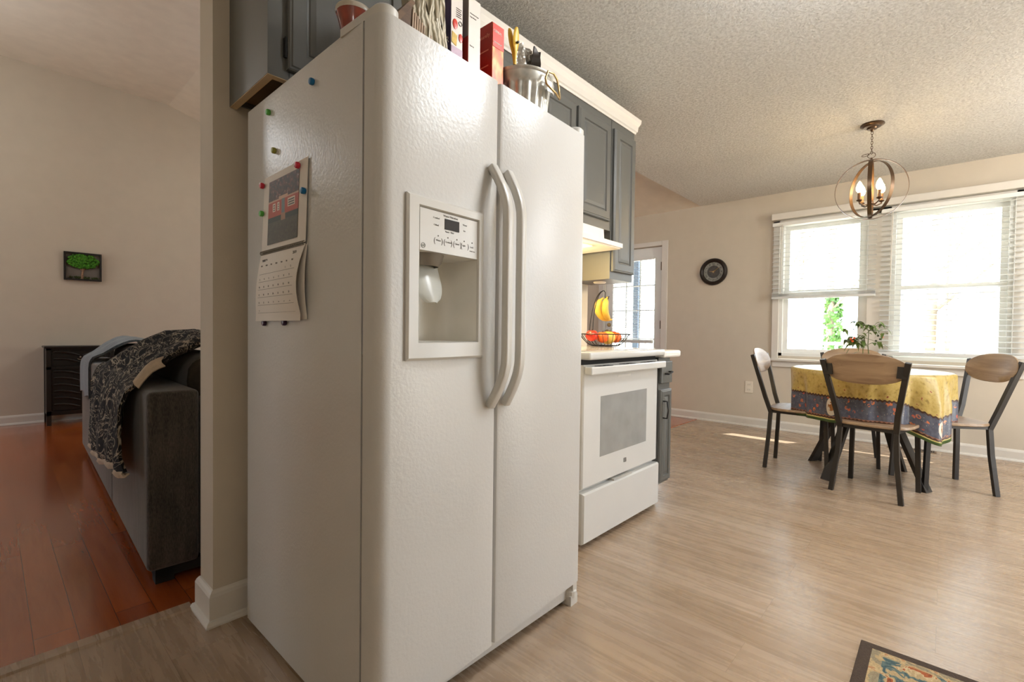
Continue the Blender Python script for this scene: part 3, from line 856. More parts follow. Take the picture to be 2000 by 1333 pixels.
t, f = carton('cracker_box', 'purple and white cracker box with tomatoes and a cracker printed on it', .925, .972, 1.10, 1.31, .31, M_wprint, M_pbox)
b = NB(); ball(b, (.941, 1.0975, ZT + .207), .012, 12, (.8, .12, 1.25)); ball(b, (.963, 1.0975, ZT + .174), .010, 12, (.8, .12, 1.25)); obj('tomato_print', b, mat('tomato_red', (206, 56, 34), .3), f)
b = NB(); prism(b, [(.928, ZT + .150), (.946, ZT + .144), (.949, ZT + .176), (.930, ZT + .182)], 'Y', 1.0972, 1.0988); obj('cracker_print', b, mat('cracker_gold', (216, 182, 92), .6, noise=.25, nscale=60), f)
b = NB(); box(b, .9268, .9705, 1.0978, 1.0988, ZT + .003, ZT + .140); obj('lilac_print', b, mat('lilac', (186, 156, 176), .4, noise=.1, nscale=20), f)
b = NB()
loft(b, [[(.9615 + r * math.cos(a_), y, ZT + .216 + r * math.sin(a_)) for a_ in [k * math.pi / 8 for k in range(16)]] for r, y in ((.0055, 1.0985), (.0055, 1.0972), (.007, 1.0972), (.007, 1.0985))], cap=False, cyc=True)
for i in range(5): box(b, .945, .966 - .003 * (i % 2), 1.0975, 1.0985, ZT + .232 + i * .006, ZT + .2335 + i * .006)
obj('print_text', b, M_ink, f)
mm = Matrix.Identity(4)
for i, vv in enumerate(((0, -1, 0), (0, 0, 1), (-1, 0, 0))):
    for j in range(3): mm[j][i] = vv[j]
mm[0][3], mm[1][3], mm[2][3] = .9247, 1.123, ZT + .150
b = textbm('R', .028, mm, .0003); obj('side_lettering', b, M_wprint, t)
M_cside = N('carton_side')
sp = M_cside.n('ShaderNodeSeparateXYZ'); tc = M_cside.n('ShaderNodeTexCoord'); M_cside.l(tc.outputs['Generated'], sp.inputs[0])
M_cside.l(M_cside.mix(M_cside.math('GREATER_THAN', sp.outputs['Z'], .62), lin((184, 56, 38)), lin((158, 144, 128))), M_cside.b.inputs['Base Color'])
t, f = carton('dry_food_box', 'tall white food box with small print between the purple box and the red box', .994, 1.046, 1.10, 1.30, .32, M_wprint, M_cside.m)
b = NB()
for x, z in ((1.001, .268), (1.001, .258), (1.001, .17)):
    obj('front_lettering', textbm({.268: 'Nutrition Facts', .258: 'Ingredients', .17: 'Best by'}[z], .0058, frontM(x, 1.0985, ZT + z - .0), .0003), M_ink, f)
def orange():
    k = N('orange_print'); v = k.coords(scale=(40, 40, 22))
    nz = k.n('ShaderNodeTexNoise', i_Scale=1.0, i_Detail=3.0); k.l(v, nz.inputs['Vector'])
    k.l(k.ramp(nz.outputs['Fac'], [(.3, lin((226, 84, 40))), (.5, lin((240, 130, 52))), (.7, lin((246, 186, 110)))]), k.b.inputs['Base Color']); k.b.inputs['Roughness'].default_value = .35; return k.m
M_rbox = mat('dark_red_print', (168, 38, 28), .35, noise=.15, nscale=20)
t, f = carton('cereal_box', 'red and orange cereal box beside the galvanized bucket', 1.098, 1.152, 1.10, 1.29, .292, orange(), M_rbox)
b = NB(); box(b, 1.100, 1.151, 1.0975, 1.0988, ZT + .215, ZT + .289); obj('red_print', b, mat('bright_red', (214, 58, 34), .35), f)
obj('front_lettering', textbm('CEREAL', .0115, frontM(1.102, 1.0972, ZT + .262), .0004), M_wprint, f); obj('front_lettering', textbm('sweetened', .0085, frontM(1.104, 1.0972, ZT + .228), .0004), M_wprint, f)
b = NB()
def sideM(y, z, x=1.0975, rot=0):
    mm = Matrix.Identity(4)
    for i, vv in enumerate(((0, -1, 0), (0, 0, 1), (-1, 0, 0))):
        for j in range(3): mm[j][i] = vv[j]
    mm[0][3], mm[1][3], mm[2][3] = x, y, z
    return mm @ Matrix.Rotation(rot, 4, 'Z')
for y, z, tx, s in ((1.17, .250, 'Naturally', .016), (1.15, .11, 'berry', .015), (1.152, .085, "YY'S", .02)): obj('side_lettering', textbm(tx, s, sideM(y, ZT + z, 1.0974), .0003), mat('pink_print', (226, 140, 116), .4), t)
for z in (.155, .205):
    b = NB(); box(b, 1.0968, 1.0978, 1.115, 1.16, ZT + z, ZT + z + .004); obj('side_stripe', b, mat('pink_print', (226, 140, 116), .4), t)

# galvanized bucket with handle, bag and clip inside
BX, BY = 1.268, 1.12
t = thing('galvanized_bucket', 'galvanized metal bucket with a brass drop handle on the refrigerator top', 'bucket', (BX, BY, ZT))
b = NB(); rings = []; seg = 144
for r_, z_ in ((.088, 0), (.095, .02), (.112, .18), (.113, .19), (.119, .20), (.122, .235), (.128, .24), (.129, .248), (.125, .252), (.121, .246), (.117, .20), (.108, .18), (.09, .01)):
    ring = []
    for j in range(seg):
        a_ = 2 * math.pi * j / seg; rib = (.0042 * math.cos(a_ * 20)) if .02 <= z_ <= .18 and r_ > .093 else 0
        ring.append((BX + (r_ + rib) * .86 * math.cos(a_), BY + (r_ + rib) * .86 * math.sin(a_), ZT + z_ * .69))
    rings.append(ring)
loft(b, rings); obj('pail', b, M_galv, t, 50)
b = NB(); ang = R(-128)
ox, oy = BX + .127 * math.cos(R(-85)), BY + .127 * math.sin(R(-85))
def hp(u, z, out=0.0):   # point around the pail on its camera-right side
    a_ = R(-80) + u / .13
    return (BX + (.112 + out) * math.cos(a_), BY + (.112 + out) * math.sin(a_), ZT + z * .70)
pts = [hp(-.036, .20, .004), hp(-.03, .232, .01), hp(0, .236, .014), hp(.032, .232, .014), hp(.046, .20, .018), hp(.05, .15, .022), hp(.044, .14, .022), hp(0, .142, .022), hp(-.03, .15, .02), hp(-.038, .172, .01)]
tube(b, pts, .0036, 8, closed=True); obj('handle', b, M_gold, t, 60)
b = NB(); 
g = [[hp(-.025 + .05 * u, .195 - .05 * v, .004 + .003 * math.sin(u * 3.14)) for u in (0, .25, .5, .75, 1)] for v in (0, .5, 1)]
sheet(b, g, .002); obj('handle_plate', b, M_galv, t, 60)
t = thing('snack_bag', 'crumpled silver and black snack bag standing in the bucket', 'bag', (BX - .01, BY - .02, ZT + .02))
b = NB(); g = []
for i in range(15):
    tt = i / 14.0; row = []
    for j in range(15):
        u = j / 14.0 - .5
        wdt = .20 - .06 * tt
        row.append((BX - .005 + u * wdt * .95, BY - .025 - .02 * math.cos(u * 3) * (1 - tt) + .010 * math.sin(u * 17 + tt * 9), ZT + .02 + .262 * tt - .05 * (u + .1) ** 2 * 4 * tt))
    g.append(row)
sheet(b, g, .004)
obj('foil', b, mat('silver_foil', (176, 170, 160), .3, metal=.8, noise=.25, nscale=30, bump=.8, bscale=45, bdist=.01), t, 50)
b = NB(); g = []
for i in range(9):
    tt = i / 8.0; g.append([(BX + .03 + .045 * u - .03 * tt, BY - .04 + .015 * math.sin(u * 6 + tt * 4), ZT + .13 + .145 * tt) for u in (0, .33, .66, 1)])
sheet(b, g, .006); obj('black_fold', b, mat('black_foil', (58, 50, 44), .35), t, 50)
t = thing('yellow_clip', 'yellow bag clip clamped on the bag in the bucket', 'clip', (1.19, BY - .02, ZT + .2))
b = NB()
cx_, cz_ = 1.186, ZT + .232
for dx, dy in ((0, -.012), (-.010, .010)):
    rings = []
    for i in range(14):
        tt = i / 13.0; z_ = cz_ - .045 + .115 * tt
        w_ = .0055 + .0095 * math.sin(max(0, (tt - .35) / .65) * math.pi) ** .7 if tt > .35 else .0055
        rings.append([(cx_ + dx * tt + w_ * math.cos(a_) + .006 * (1 - tt), BY - .035 + dy * tt + .004 * math.sin(a_), z_) for a_ in [k * math.pi / 5 for k in range(10)]])
    loft(b, rings)
obj('jaw', b, mat('clip_yellow', (222, 180, 56), .4), t, 60)
b = NB(); lathe(b, [(.004, -.006), (.004, .002)], (cx_ + .003, BY - .048, cz_ + .022), 12, 'Y'); obj('rivet', b, M_black, t)

# ================================================================== KITCHEN CABINETS
def raised_door(bm, x0, x1, z0, z1, yf, th=.02, fr=.052):
    def rg(i, y): return [(x0 + i, y, z0 + i), (x1 - i, y, z0 + i), (x1 - i, y, z1 - i), (x0 + i, y, z1 - i)]
    rings = [rg(0, yf + th), rg(0, yf + .008), rg(.004, yf + .004), rg(.009, yf + .003), rg(.012, yf), rg(fr, yf), rg(fr + .004, yf + .007), rg(fr + .010, yf + .008), rg(fr + .014, yf + .0045), rg(fr + .03, yf + .001)]
    loft(bm, rings)
def knob_hinge(parent, x, z, yf):
    b = NB(); box(b, x - .005, x + .005, yf - .004, yf + .012, z - .028, z + .028, .002); lathe(b, [(.004, -.03), (.004, .03)], (x, yf - .004, z), 8); obj('hinge', b, M_black, parent)

# wall cabinet over the refrigerator
t = thing('wall_cabinet', 'dark slate wall cabinet over the refrigerator beside the wall end', 'cabinet', (1.0, 1.63, 1.72))
X0, X1, Yf, Z0, Z1 = .547, 1.47, 1.478, 1.722, 2.245
b = NB(); box(b, X0, X0 + .014, Yf, YK, Z0, Z1); box(b, X1 - .014, X1, Yf, YK, Z0, Z1)
box(b, X0, X1, Yf, YK, Z1 - .014, Z1); box(b, X0 + .014, X1 - .014, YK - .008, YK, Z0 + .012, Z1)
box(b, X0 + .0, X0 + .062, Yf - .018, Yf, Z0, Z1); box(b, X1 - .06, X1, Yf - .018, Yf, Z0, Z1); box(b, X0 + .06, X1 - .06, Yf - .018, Yf, Z0, Z0 + .04)
box(b, X0 + .06, X1 - .06, Yf - .018, Yf, Z1 - .06, Z1)
obj('cabinet_body', b, M_cab, t)
b = NB(); box(b, X0 + .001, X0 + .022, Yf - .017, YK - .001, Z0 - .002, Z0 + .004); box(b, X0 + .022, X1, Yf - .017, Yf + .005, Z0 - .002, Z0 + .004); obj('bottom_edge', b, M_cabwood, t)
b = NB(); box(b, X0 + .014, X1 - .014, Yf, YK - .008, Z0 + .03, Z0 + .04); obj('bottom_panel', b, mat('stained_plywood', (128, 104, 76), .6), t)
for xa, xb in ((X0 + .052, 1.005), (1.009, X1 - .04)):
    b = NB(); raised_door(b, xa, xb, Z0 + .028, Z1 - .04, Yf - .039); obj('cabinet_door', b, M_cab, t)
knob_hinge(t, X0 + .048, Z0 + .09, Yf - .022)

def crown(bm, x0, x1, yf, z0, ret=True):
    pr = [(0, 0), (.005, 0), (.008, .010), (.014, .016), (.017, .045), (.028, .066), (.031, .088), (0, .088)]
    ring = []
    for X_, dx, Y_ in ((x0, 0, yf), (x1, 1, yf)):
        ring.append([(X_ + dx * u, Y_ - u, z0 + v) for u, v in pr])
    ring.append([(x1 + u, YK, z0 + v) for u, v in pr])
    loft(bm, ring)
# upper cabinets over the range
t = thing('wall_cabinet', 'slate grey wall cabinet mostly hidden behind the refrigerator, left of the hood', 'cabinet', (1.63, 1.63, 1.36))
UY = 1.478; UX0, UXm, UX1 = 1.475, 2.478, 2.752
b = NB(); box(b, UX0, 1.78, UY, YK, 1.36, 2.245); obj('cabinet_body', b, M_cab, t)
b = NB(); raised_door(b, 1.485, 1.77, 1.40, 2.19, UY - .021); obj('cabinet_door', b, M_cab, t)
t = thing('wall_cabinet', 'short two-door slate grey wall cabinet directly above the range hood', 'cabinet', (2.13, 1.63, 1.585))
b = NB(); box(b, 1.784, UXm - .004, UY, YK, 1.585, 2.245); obj('cabinet_body', b, M_cab, t)
b = NB(); raised_door(b, 1.80, 2.092, 1.635, 2.19, UY - .021, fr=.048); obj('cabinet_door', b, M_cab, t)
b = NB(); raised_door(b, 2.118, UXm - .03, 1.635, 2.19, UY - .021, fr=.048); obj('cabinet_door', b, M_cab, t)
knob_hinge(t, UXm - .026, 1.72, UY - .004); knob_hinge(t, UXm - .026, 2.12, UY - .004)
t = thing('wall_cabinet', 'tall narrow slate grey wall cabinet at the end of the row beside the hood', 'cabinet', (2.6, 1.63, 1.31))
b = NB(); box(b, UXm + .001, UX1, UY, YK, 1.305, 2.245); o = obj('cabinet_body', b, [M_cab, M_cabwood], t)
b = NB(); raised_door(b, UXm + .014, UX1 - .008, 1.35, 2.19, UY - .021, fr=.05); obj('cabinet_door', b, M_cab, t)
knob_hinge(t, UX1 - .002, 2.08, UY - .004); knob_hinge(t, UX1 - .002, 1.42, UY - .004)
b = NB(); lathe(b, [(.0, 0), (.035, 0), (.04, .006), (.04, .01), (.0, .01)], (2.60, 1.62, 1.295), 20); obj('puck_light', b, M_hood, t, 40)
b = NB(); crown(b, .547, 2.752, UY - .002, 2.236); struct('trim_5', b, M_trim)

# range hood
t = thing('range_hood', 'white slanted range hood lit underneath above the white range', 'range hood', (2.1, 1.56, 1.45))
b = NB(); prism(b, [(YK, 1.462), (1.352, 1.462), (1.352, 1.486), (1.47, 1.50), (1.477, 1.584), (YK, 1.584)], 'X', 1.72, 2.405)
obj('hood_shell', b, M_hood, t)
b = NB(); box(b, 1.73, 2.395, 1.362, YK - .02, 1.455, 1.463); obj('hood_underside', b, M_hood, t)
b = NB(); box(b, 1.95, 2.2, 1.42, 1.60, 1.449, 1.456, .003); obj('lamp_lens', b, mat('warm_lens', (255, 226, 168), .4, emit=(255, 214, 140), estr=1.5), t)

# base cabinet right of the range
t = thing('base_cabinet', 'narrow blue-grey base cabinet with one drawer and one door at the counter end', 'cabinet', (2.66, 1.49, 0))
BC0, BC1, BCY = 2.55, 2.70, 1.195
b = NB(); box(b, BC0, BC1, BCY, YK, .12, .845); box(b, BC0, BC1 - .02, BCY + .07, YK, 0, .12); obj('cabinet_body', b, M_cab, t)
b = NB(); box(b, BC0 + .004, BC1 - .006, BCY - .02, BCY, .70, .825, .005); dw = obj('drawer', b, M_cab, t)
b = NB(); raised_door(b, BC0 + .004, BC1 - .006, .135, .665, BCY - .021, fr=.034); dd = obj('cabinet_door', b, M_cab, t)
b = NB(); tube(b, [(2.59, BCY - .022, .755), (2.59, BCY - .045, .755), (2.64, BCY - .045, .765), (2.64, BCY - .022, .765)], .0045, 8); obj('pull', b, M_black, dw)
b = NB(); tube(b, [(2.575, BCY - .02, .60), (2.575, BCY - .045, .60), (2.575, BCY - .052, .55), (2.575, BCY - .045, .505), (2.575, BCY - .02, .505)], .0045, 8); obj('pull', b, M_black, dd)
knob_hinge(t, BC1 - .004, .60, BCY - .006); knob_hinge(t, BC1 - .004, .21, BCY - .006)
# countertop pieces
b = NB(); box(b, 2.546, 2.765, 1.155, YK, .848, .888, .012, 3)
tag(obj('countertop', b, M_counter), 'white countertop end piece to the right of the range', 'countertop')

# range (stove)
SX0, SX1, SY = 1.785, 2.543, 1.19
t = thing('range', 'white slide-in electric range with oven door and bottom drawer', 'stove', ((SX0 + SX1) / 2, 1.48, 0))
b = NB(); box(b, SX0 + .01, SX1 - .004, SY + .03, YK, .03, .862); obj('range_body', b, M_enamel, t)
b = NB(); box(b, SX0 - .002, SX1, 1.152, YK - .002, .862, .898, .010, 3); CT = obj('cooktop', b, M_enamel, t, 40)
b = NB(); box(b, SX0 + .03, SX1 - .03, 1.2, YK - .06, .8985, .9015, .001); obj('glass_top', b, mat('grey_glass_top', (196, 190, 180), .12), t)
b = NB(); box(b, SX0 + .002, SX1 - .002, SY + .02, SY + .05, .835, .862); obj('vent_gap', b, M_dark, t)
# oven door with window
b = NB()
def rgo(i, y, x0=SX0 + .004, x1=SX1 - .012, z0=.275, z1=.838): return [(x0 + i, y, z0 + i), (x1 - i, y, z0 + i), (x1 - i, y, z1 - i), (x0 + i, y, z1 - i)]
loft(b, [rgo(0, SY + .03), rgo(0, SY + .006), rgo(.006, SY)])
OD = obj('oven_door', b, M_enamel, t)
b = NB(); box(b, 1.935, 2.40, SY - .0012, SY + .002, .40, .686); obj('oven_window', b, mat('oven_glass_grey', (150, 150, 148), .08, noise=.08, nscale=10), OD)
b = NB()
box(b, SX0 + .006, SX1 + .006, SY - .042, SY - .002, .795, .832, .006)
obj('oven_handle', b, M_enamel, OD)
for c in (1.92, 2.14, 2.36):
    for q_ in (-.035, .035):
        b = NB(); box(b, c + q_ - .026, c + q_ + .026, SY - .038, SY - .012, .8318, .8335); obj('vent_slot', b, M_dark, OD)
b = NB(); box(b, 2.16, 2.185, SY - .0012, SY + .001, .33, .352, .003); obj('maker_badge', b, mat('badge_silver', (140, 138, 134), .4, metal=.4), OD)
b = NB(); box(b, 2.09, 2.22, SY - .001, SY + .001, .768, .778); obj('door_print', b, mat('faint_print', (204, 202, 196), .4), OD)
b = NB(); loft(b, [rgo(0, SY + .03, SX0, SX1, .028, .258), rgo(0, SY - .002, SX0, SX1, .028, .258), rgo(.006, SY - .012, SX0, SX1, .028, .258)]); RD = obj('storage_drawer', b, M_enamel, t)
b = NB(); box(b, 2.06, 2.24, SY - .006, SY + .02, .2585, .268); obj('drawer_pull', b, mat('pull_grey', (188, 186, 180), .4), RD)
b = NB()
for x in (SX0 + .05, SX1 - .06): lathe(b, [(.018, 0), (.018, .03)], (x, SY + .08, 0), 12); lathe(b, [(.018, 0), (.018, .03)], (x, YK - .1, 0), 12)
obj('foot', b, M_dark, t)

# fruit basket with banana hook
FX, FY, FZ = 2.475, 1.50, .9015
t = thing('fruit_basket', 'black wire fruit basket with a tall curved banana hook on the range', 'basket', (FX, FY, FZ))
b = NB()
tube(b, [(FX + .19 * math.cos(a), FY + .13 * math.sin(a), FZ + .075) for a in [k * math.pi / 20 for k in range(40)]], .0032, 6, closed=True)
tube(b, [(FX + .085 * math.cos(a), FY + .075 * math.sin(a), FZ + .006) for a in [k * math.pi / 12 for k in range(24)]], .003, 6, closed=True)
for k_ in range(30):
    a = k_ * 2 * math.pi / 30
    tube(b, [(FX + (.085 + .105 * s) * math.cos(a), FY + (.075 + .055 * s) * math.sin(a), FZ + .006 + .069 * s ** 1.6) for s in (0, .35, .7, 1)], .0015, 5)
obj('wire_bowl', b, M_black, t)
b = NB()
for dy in (-.012, .012):
    tube(b, [(FX - .12 + .19 * (1 - math.cos(a)) * .72, FY + .02 + dy * (1 - k_ / 12.0), FZ + .06 + .275 * math.sin(a)) for k_, a in enumerate([i * math.pi / 2 / 12 for i in range(13)])], .0025, 6)
hx = FX - .12 + .137
tube(b, [(hx, FY + .02, FZ + .335), (hx + .012, FY + .02, FZ + .325), (hx + .010, FY + .02, FZ + .30), (hx + .022, FY + .02, FZ + .285), (hx + .045, FY + .02, FZ + .288), (hx + .055, FY + .02, FZ + .305)], .0025, 6)
obj('banana_hook', b, M_black, t)
def banana(x, y, z, lean, roll, label, ph):
    b = NB(); rings = []
    n = 14
    P4 = [Vector((.0, 0, .0)), Vector((-.062, 0, -.035)), Vector((-.052, 0, -.135)), Vector((.068, 0, -.128))]
    for i in range(n + 1):
        s = i / n; q1 = 1 - s
        c = P4[0] * q1 ** 3 + P4[1] * 3 * q1 * q1 * s + P4[2] * 3 * q1 * s * s + P4[3] * s ** 3
        dv = (P4[1] - P4[0]) * q1 * q1 + (P4[2] - P4[1]) * 2 * q1 * s + (P4[3] - P4[2]) * s * s
        dv.normalize(); nn = Vector((-dv.z, 0, dv.x))
        r = .0205 * min(1, math.sin(max(.05, min(.97, s)) * math.pi) * 1.5) ** .7
        if s < .12: r = .006
        if s > .95: r = .005
        c = Vector((c.x * math.cos(roll), c.x * math.sin(roll), c.z)); nn = Vector((nn.x * math.cos(roll), nn.x * math.sin(roll), nn.z))
        yv = Vector((-math.sin(roll), math.cos(roll), 0))
        rings.append([Vector((x, y, z)) + c + nn * r * math.cos(q) + yv * r * math.sin(q) for q in [k * math.pi / 4 + .2 for k in range(8)]])
    loft(b, rings)
    o = obj('banana', b, mat('banana_yellow', (226, 188, 76), .5, noise=.08, nscale=30), smooth=60); tag(o, label, 'banana', 'bananas on the basket hook'); return o
banana(hx + .02, FY + .012, FZ + .296, 0, R(14), 'yellow banana hanging nearest on the basket hook', 0)
banana(hx + .012, FY + .034, FZ + .292, 0, R(-22), 'yellow banana hanging behind the nearest one on the basket hook', 0)
M_org = mat('orange_peel', (232, 104, 36), .45, bump=.3, bscale=150, noise=.12, nscale=18)
M_apple = mat('apple_red', (206, 52, 32), .3, noise=.25, nscale=14)
M_peach = mat('yellow_apple', (232, 190, 84), .35, noise=.12, nscale=12)
for x, y, r_, m_, lb, nm, ct in ((-.15, -.005, .036, M_apple, 'red-orange apple at the left end of the wire basket', 'apple', 'apple'), (-.085, -.035, .036, M_org, 'orange beside the yellow apple in the wire basket', 'orange', 'orange'),
                              (-.015, -.03, .043, M_peach, 'yellow apple in the middle of the wire basket', 'apple', 'apple'), (.07, -.03, .037, M_org, 'bright orange right of the yellow apple in the basket', 'orange', 'orange'), (.125, .025, .036, M_apple, 'red apple at the right end of the wire basket', 'apple', 'apple')):
    b = NB(); c = (FX + x, FY + y, FZ + r_ + .010 + abs(x) * .14)
    ball(b, c, r_, 20, (1, 1, .93)); 
    for v in b.verts:
        dxy = math.hypot(v.co.x - c[0], v.co.y - c[1])
        if v.co.z > c[2]: v.co.z -= .010 * math.exp(-(dxy / .010) ** 2)
    ROOTn = thing(nm, lb, ct, c, 0, 'fruit in the wire basket')
    obj('fruit_body', b, m_, ROOTn, 60)
    b = NB(); tube(b, [(c[0], c[1], c[2] + r_ * .78), (c[0] + .002, c[1], c[2] + r_ * 1.02)], .0015, 6); obj('stem', b, mat('stem_brown', (80, 56, 34), .8), ROOTn)

# ================================================================== CLOCK, OUTLET, VENT
t = thing('wall_clock', 'round dark bronze wall clock between the back door and the window', 'clock', (XW - .02, 1.941, 1.682))
cy, cz = 1.941, 1.684
b = NB(); lathe(b, [(.10, 0), (.148, 0), (.152, -.012), (.146, -.028), (.128, -.034), (.112, -.026), (.108, -.014)], (XW, cy, cz), 48, 'X', cap=False); obj('clock_rim', b, mat('dark_bronze', (44, 36, 30), .35, metal=.4), t, 40)
def clockface():
    k = N('clock_face'); tc = k.n('ShaderNodeTexCoord'); sp = k.n('ShaderNodeSeparateXYZ'); k.l(tc.outputs['Object'], sp.inputs[0])
    d = k.math('SQRT', k.math('ADD', k.math('POWER', sp.outputs['Y'], 2.0), k.math('POWER', k.math('SUBTRACT', sp.outputs['Z'], .002), 2.0)))
    nz = k.n('ShaderNodeTexNoise', i_Scale=60.0); k.l(tc.outputs['Object'], nz.inputs['Vector'])
    c = k.ramp(k.math('MULTIPLY', d, 8.0), [(0, lin((120, 92, 66))), (.2, lin((70, 60, 48))), (.52, lin((56, 50, 42))), (.6, lin((146, 144, 132))), (.85, lin((150, 148, 136))), (.92, lin((50, 44, 36)))])
    k.l(k.mix(.5, c, k.ramp(nz.outputs['Fac'], [(.35, lin((120, 110, 96))), (.6, (1, 1, 1, 1))]), 'MULTIPLY'), k.b.inputs['Base Color']); k.b.inputs['Roughness'].default_value = .4
    return k.m
b = NB(); lathe(b, [(.0, -.008), (.112, -.008), (.112, -.004)], (XW, cy, cz), 40, 'X', cap=False); obj('clock_dial', b, clockface(), t)
b = NB()
for i, rm in enumerate(('XII', 'I', 'II', 'III', 'IIII', 'V', 'VI', 'VII', 'VIII', 'IX', 'X', 'XI')):
    a = R(90 - 30 * i)
    mm = Matrix.Identity(4)
    for ii, vv in enumerate(((0, -1, 0), (0, 0, 1), (-1, 0, 0))):
        for j in range(3): mm[j][ii] = vv[j]
    mm[0][3], mm[1][3], mm[2][3] = XW - .0085, cy - .088 * math.cos(a), cz + .088 * math.sin(a)
    mm = mm @ Matrix.Rotation(a - R(90), 4, 'Z')
    merge(b, textbm(rm, .026, mm @ Matrix.Translation((0, -.009, 0)), .0006, 'CENTER'))
obj('numerals', b, M_black, t)
for L_, a_ in ((.075, R(38)), (.045, R(170))):
    b = NB(); c0 = (XW - .013, cy, cz); e = (XW - .013, cy - L_ * math.cos(a_), cz + L_ * math.sin(a_)); tube(b, [c0, e], [.0045, .0018], 6); obj('clock_hand', b, M_gold, t)
b = NB(); lathe(b, [(.009, -.009), (.009, -.016), (.0, -.017)], (XW, cy, cz), 16, 'X', cap=False); obj('clock_hub', b, M_gold, t)

t = thing('wall_outlet', 'white duplex outlet on the wall left of the dining set', 'outlet', (XW, 1.546, .42))
b = NB(); box(b, XW - .006, XW, 1.506, 1.586, .357, .483, .004); obj('cover_plate', b, M_outlet, t)
for z in (.392, .448):
    b = NB(); box(b, XW - .009, XW - .005, 1.529, 1.563, z - .014, z + .014, .003); s_ = obj('socket', b, M_outlet, t)
    b = NB(); box(b, XW - .0096, XW - .0088, 1.536, 1.538, z - .006, z + .006); box(b, XW - .0096, XW - .0088, 1.552, 1.554, z - .006, z + .006); obj('slot', b, M_black, s_)
t = thing('floor_vent', 'brown slotted floor vent by the baseboard under the window', 'vent', (5.40, .18, 0))
b = NB(); box(b, 5.35, 5.455, .03, .36, 0, .004, .001); obj('vent_plate', b, mat('vent_brown', (124, 104, 84), .5), t)
b = NB()
for i in range(22):
    for x in (5.37, 5.41): box(b, x, x + .03, .045 + i * .014, .052 + i * .014, .0038, .0052)
obj('louvers', b, M_dark, t)

# ================================================================== PENDANT
PX, PY = 4.116, .403
t = thing('orb_pendant', 'bronze orb pendant light with crossing rings and four candle bulbs', 'pendant light', (PX, PY, H))
b = NB(); lathe(b, [(.068, H), (.070, H - .006), (.055, H - .012), (.050, H - .02), (.032, H - .024), (.028, H - .034), (.012, H - .038), (.008, H - .05), (.0, H - .052)], (PX, PY, 0), 32, cap=False); obj('canopy', b, M_bronze, t, 40)
b = NB(); z = H - .052
for i in range(9):
    zc = z - .0085 - i * .0165
    ax = (1, 0) if i % 2 else (0, 1)
    tube(b, [(PX + ax[0] * .006 * math.cos(a), PY + ax[1] * .006 * math.cos(a), zc + .0115 * math.sin(a)) for a in [k * math.pi / 6 for k in range(12)]], .0017, 5, closed=True)
obj('chain', b, M_bronze, t)
b = NB(); tube(b, [(PX, PY + .022 * math.cos(a), 2.232 + .019 * math.sin(a)) for a in [k * math.pi / 9 for k in range(18)]], .002, 5, closed=True)
tube(b, [(PX + .006 * math.cos(a), PY + .034 + .022 * math.cos(a), 2.241 + .007 * math.sin(a)) for a in [k * math.pi / 9 for k in range(18)]], .002, 5, closed=True)
obj('hanging_loop', b, M_bronze, t)
OZ = 1.998
def band(r, az, wd, tilt=0.0):
    b = NB(); n = 64; rings = []
    nrm = Vector((math.cos(az), math.sin(az), 0)); u = Vector((-math.sin(az), math.cos(az), 0))
    for i in range(n):
        a = 2 * math.pi * i / n
        dirv = u * math.cos(a) + Vector((0, 0, 1)) * math.sin(a)
        p = Vector((PX, PY, OZ)) + dirv * r
        rings.append([p + nrm * wd + dirv * .0015, p - nrm * wd + dirv * .0015, p - nrm * wd - dirv * .0015, p + nrm * wd - dirv * .0015])
    loft(b, rings, cyc=True)
    return b
va = math.atan2(PY, PX)
for r, az, wd in ((.205, va, .011), (.196, va + R(88), .012), (.187, va - R(52), .011)):
    obj('orb_ring', band(r, az, wd), M_bronze, t, 30)
b = NB(); tube(b, [(PX, PY, 2.215), (PX, PY, 2.20)], .006, 10); obj('ring_collar', b, M_bronze, t)
b = NB(); tube(b, [(PX, PY, 1.93), (PX, PY, 1.805)], .007, 10); lathe(b, [(.0, 1.925), (.014, 1.92), (.016, 1.905), (.010, 1.89), (.012, 1.84), (.006, 1.80), (.0, 1.79)], (PX, PY, 0), 16, cap=False); obj('centre_stem', b, M_bronze, t, 50)
M_candle = mat('bronze_candle_sleeve', (120, 84, 52), .5)
M_bulb = mat('lit_bulb', (255, 236, 200), .3, emit=(255, 214, 150), estr=45.0)
for k_ in range(4):
    a = va + R(38 + 90 * k_); cx, cyy = PX + .078 * math.cos(a), PY + .078 * math.sin(a)
    b = NB(); tube(b, [(PX + .01 * math.cos(a), PY + .01 * math.sin(a), 1.897), (PX + .045 * math.cos(a), PY + .045 * math.sin(a), 1.889), (cx, cyy, 1.905), (cx, cyy, 1.92)], .0045, 8); lathe(b, [(.004, 1.912), (.016, 1.918), (.018, 1.924)], (cx, cyy, 0), 14); arm = obj('arm', b, M_bronze, t, 50)
    b = NB(); lathe(b, [(.0105, 1.924), (.0105, 1.975)], (cx, cyy, 0), 14); obj('candle_sleeve', b, M_candle, arm, 40)
    b = NB(); lathe(b, [(.008, 1.975), (.018, 1.99), (.0205, 2.006), (.015, 2.03), (.006, 2.048), (.0, 2.054)], (cx, cyy, 0), 16, cap=False); obj('bulb', b, M_bulb, arm, 60)
    light('pendant_bulb_light', 'POINT', (cx, cyy, 2.005), 3.0, (1.0, 0.86, 0.68), size=.017)

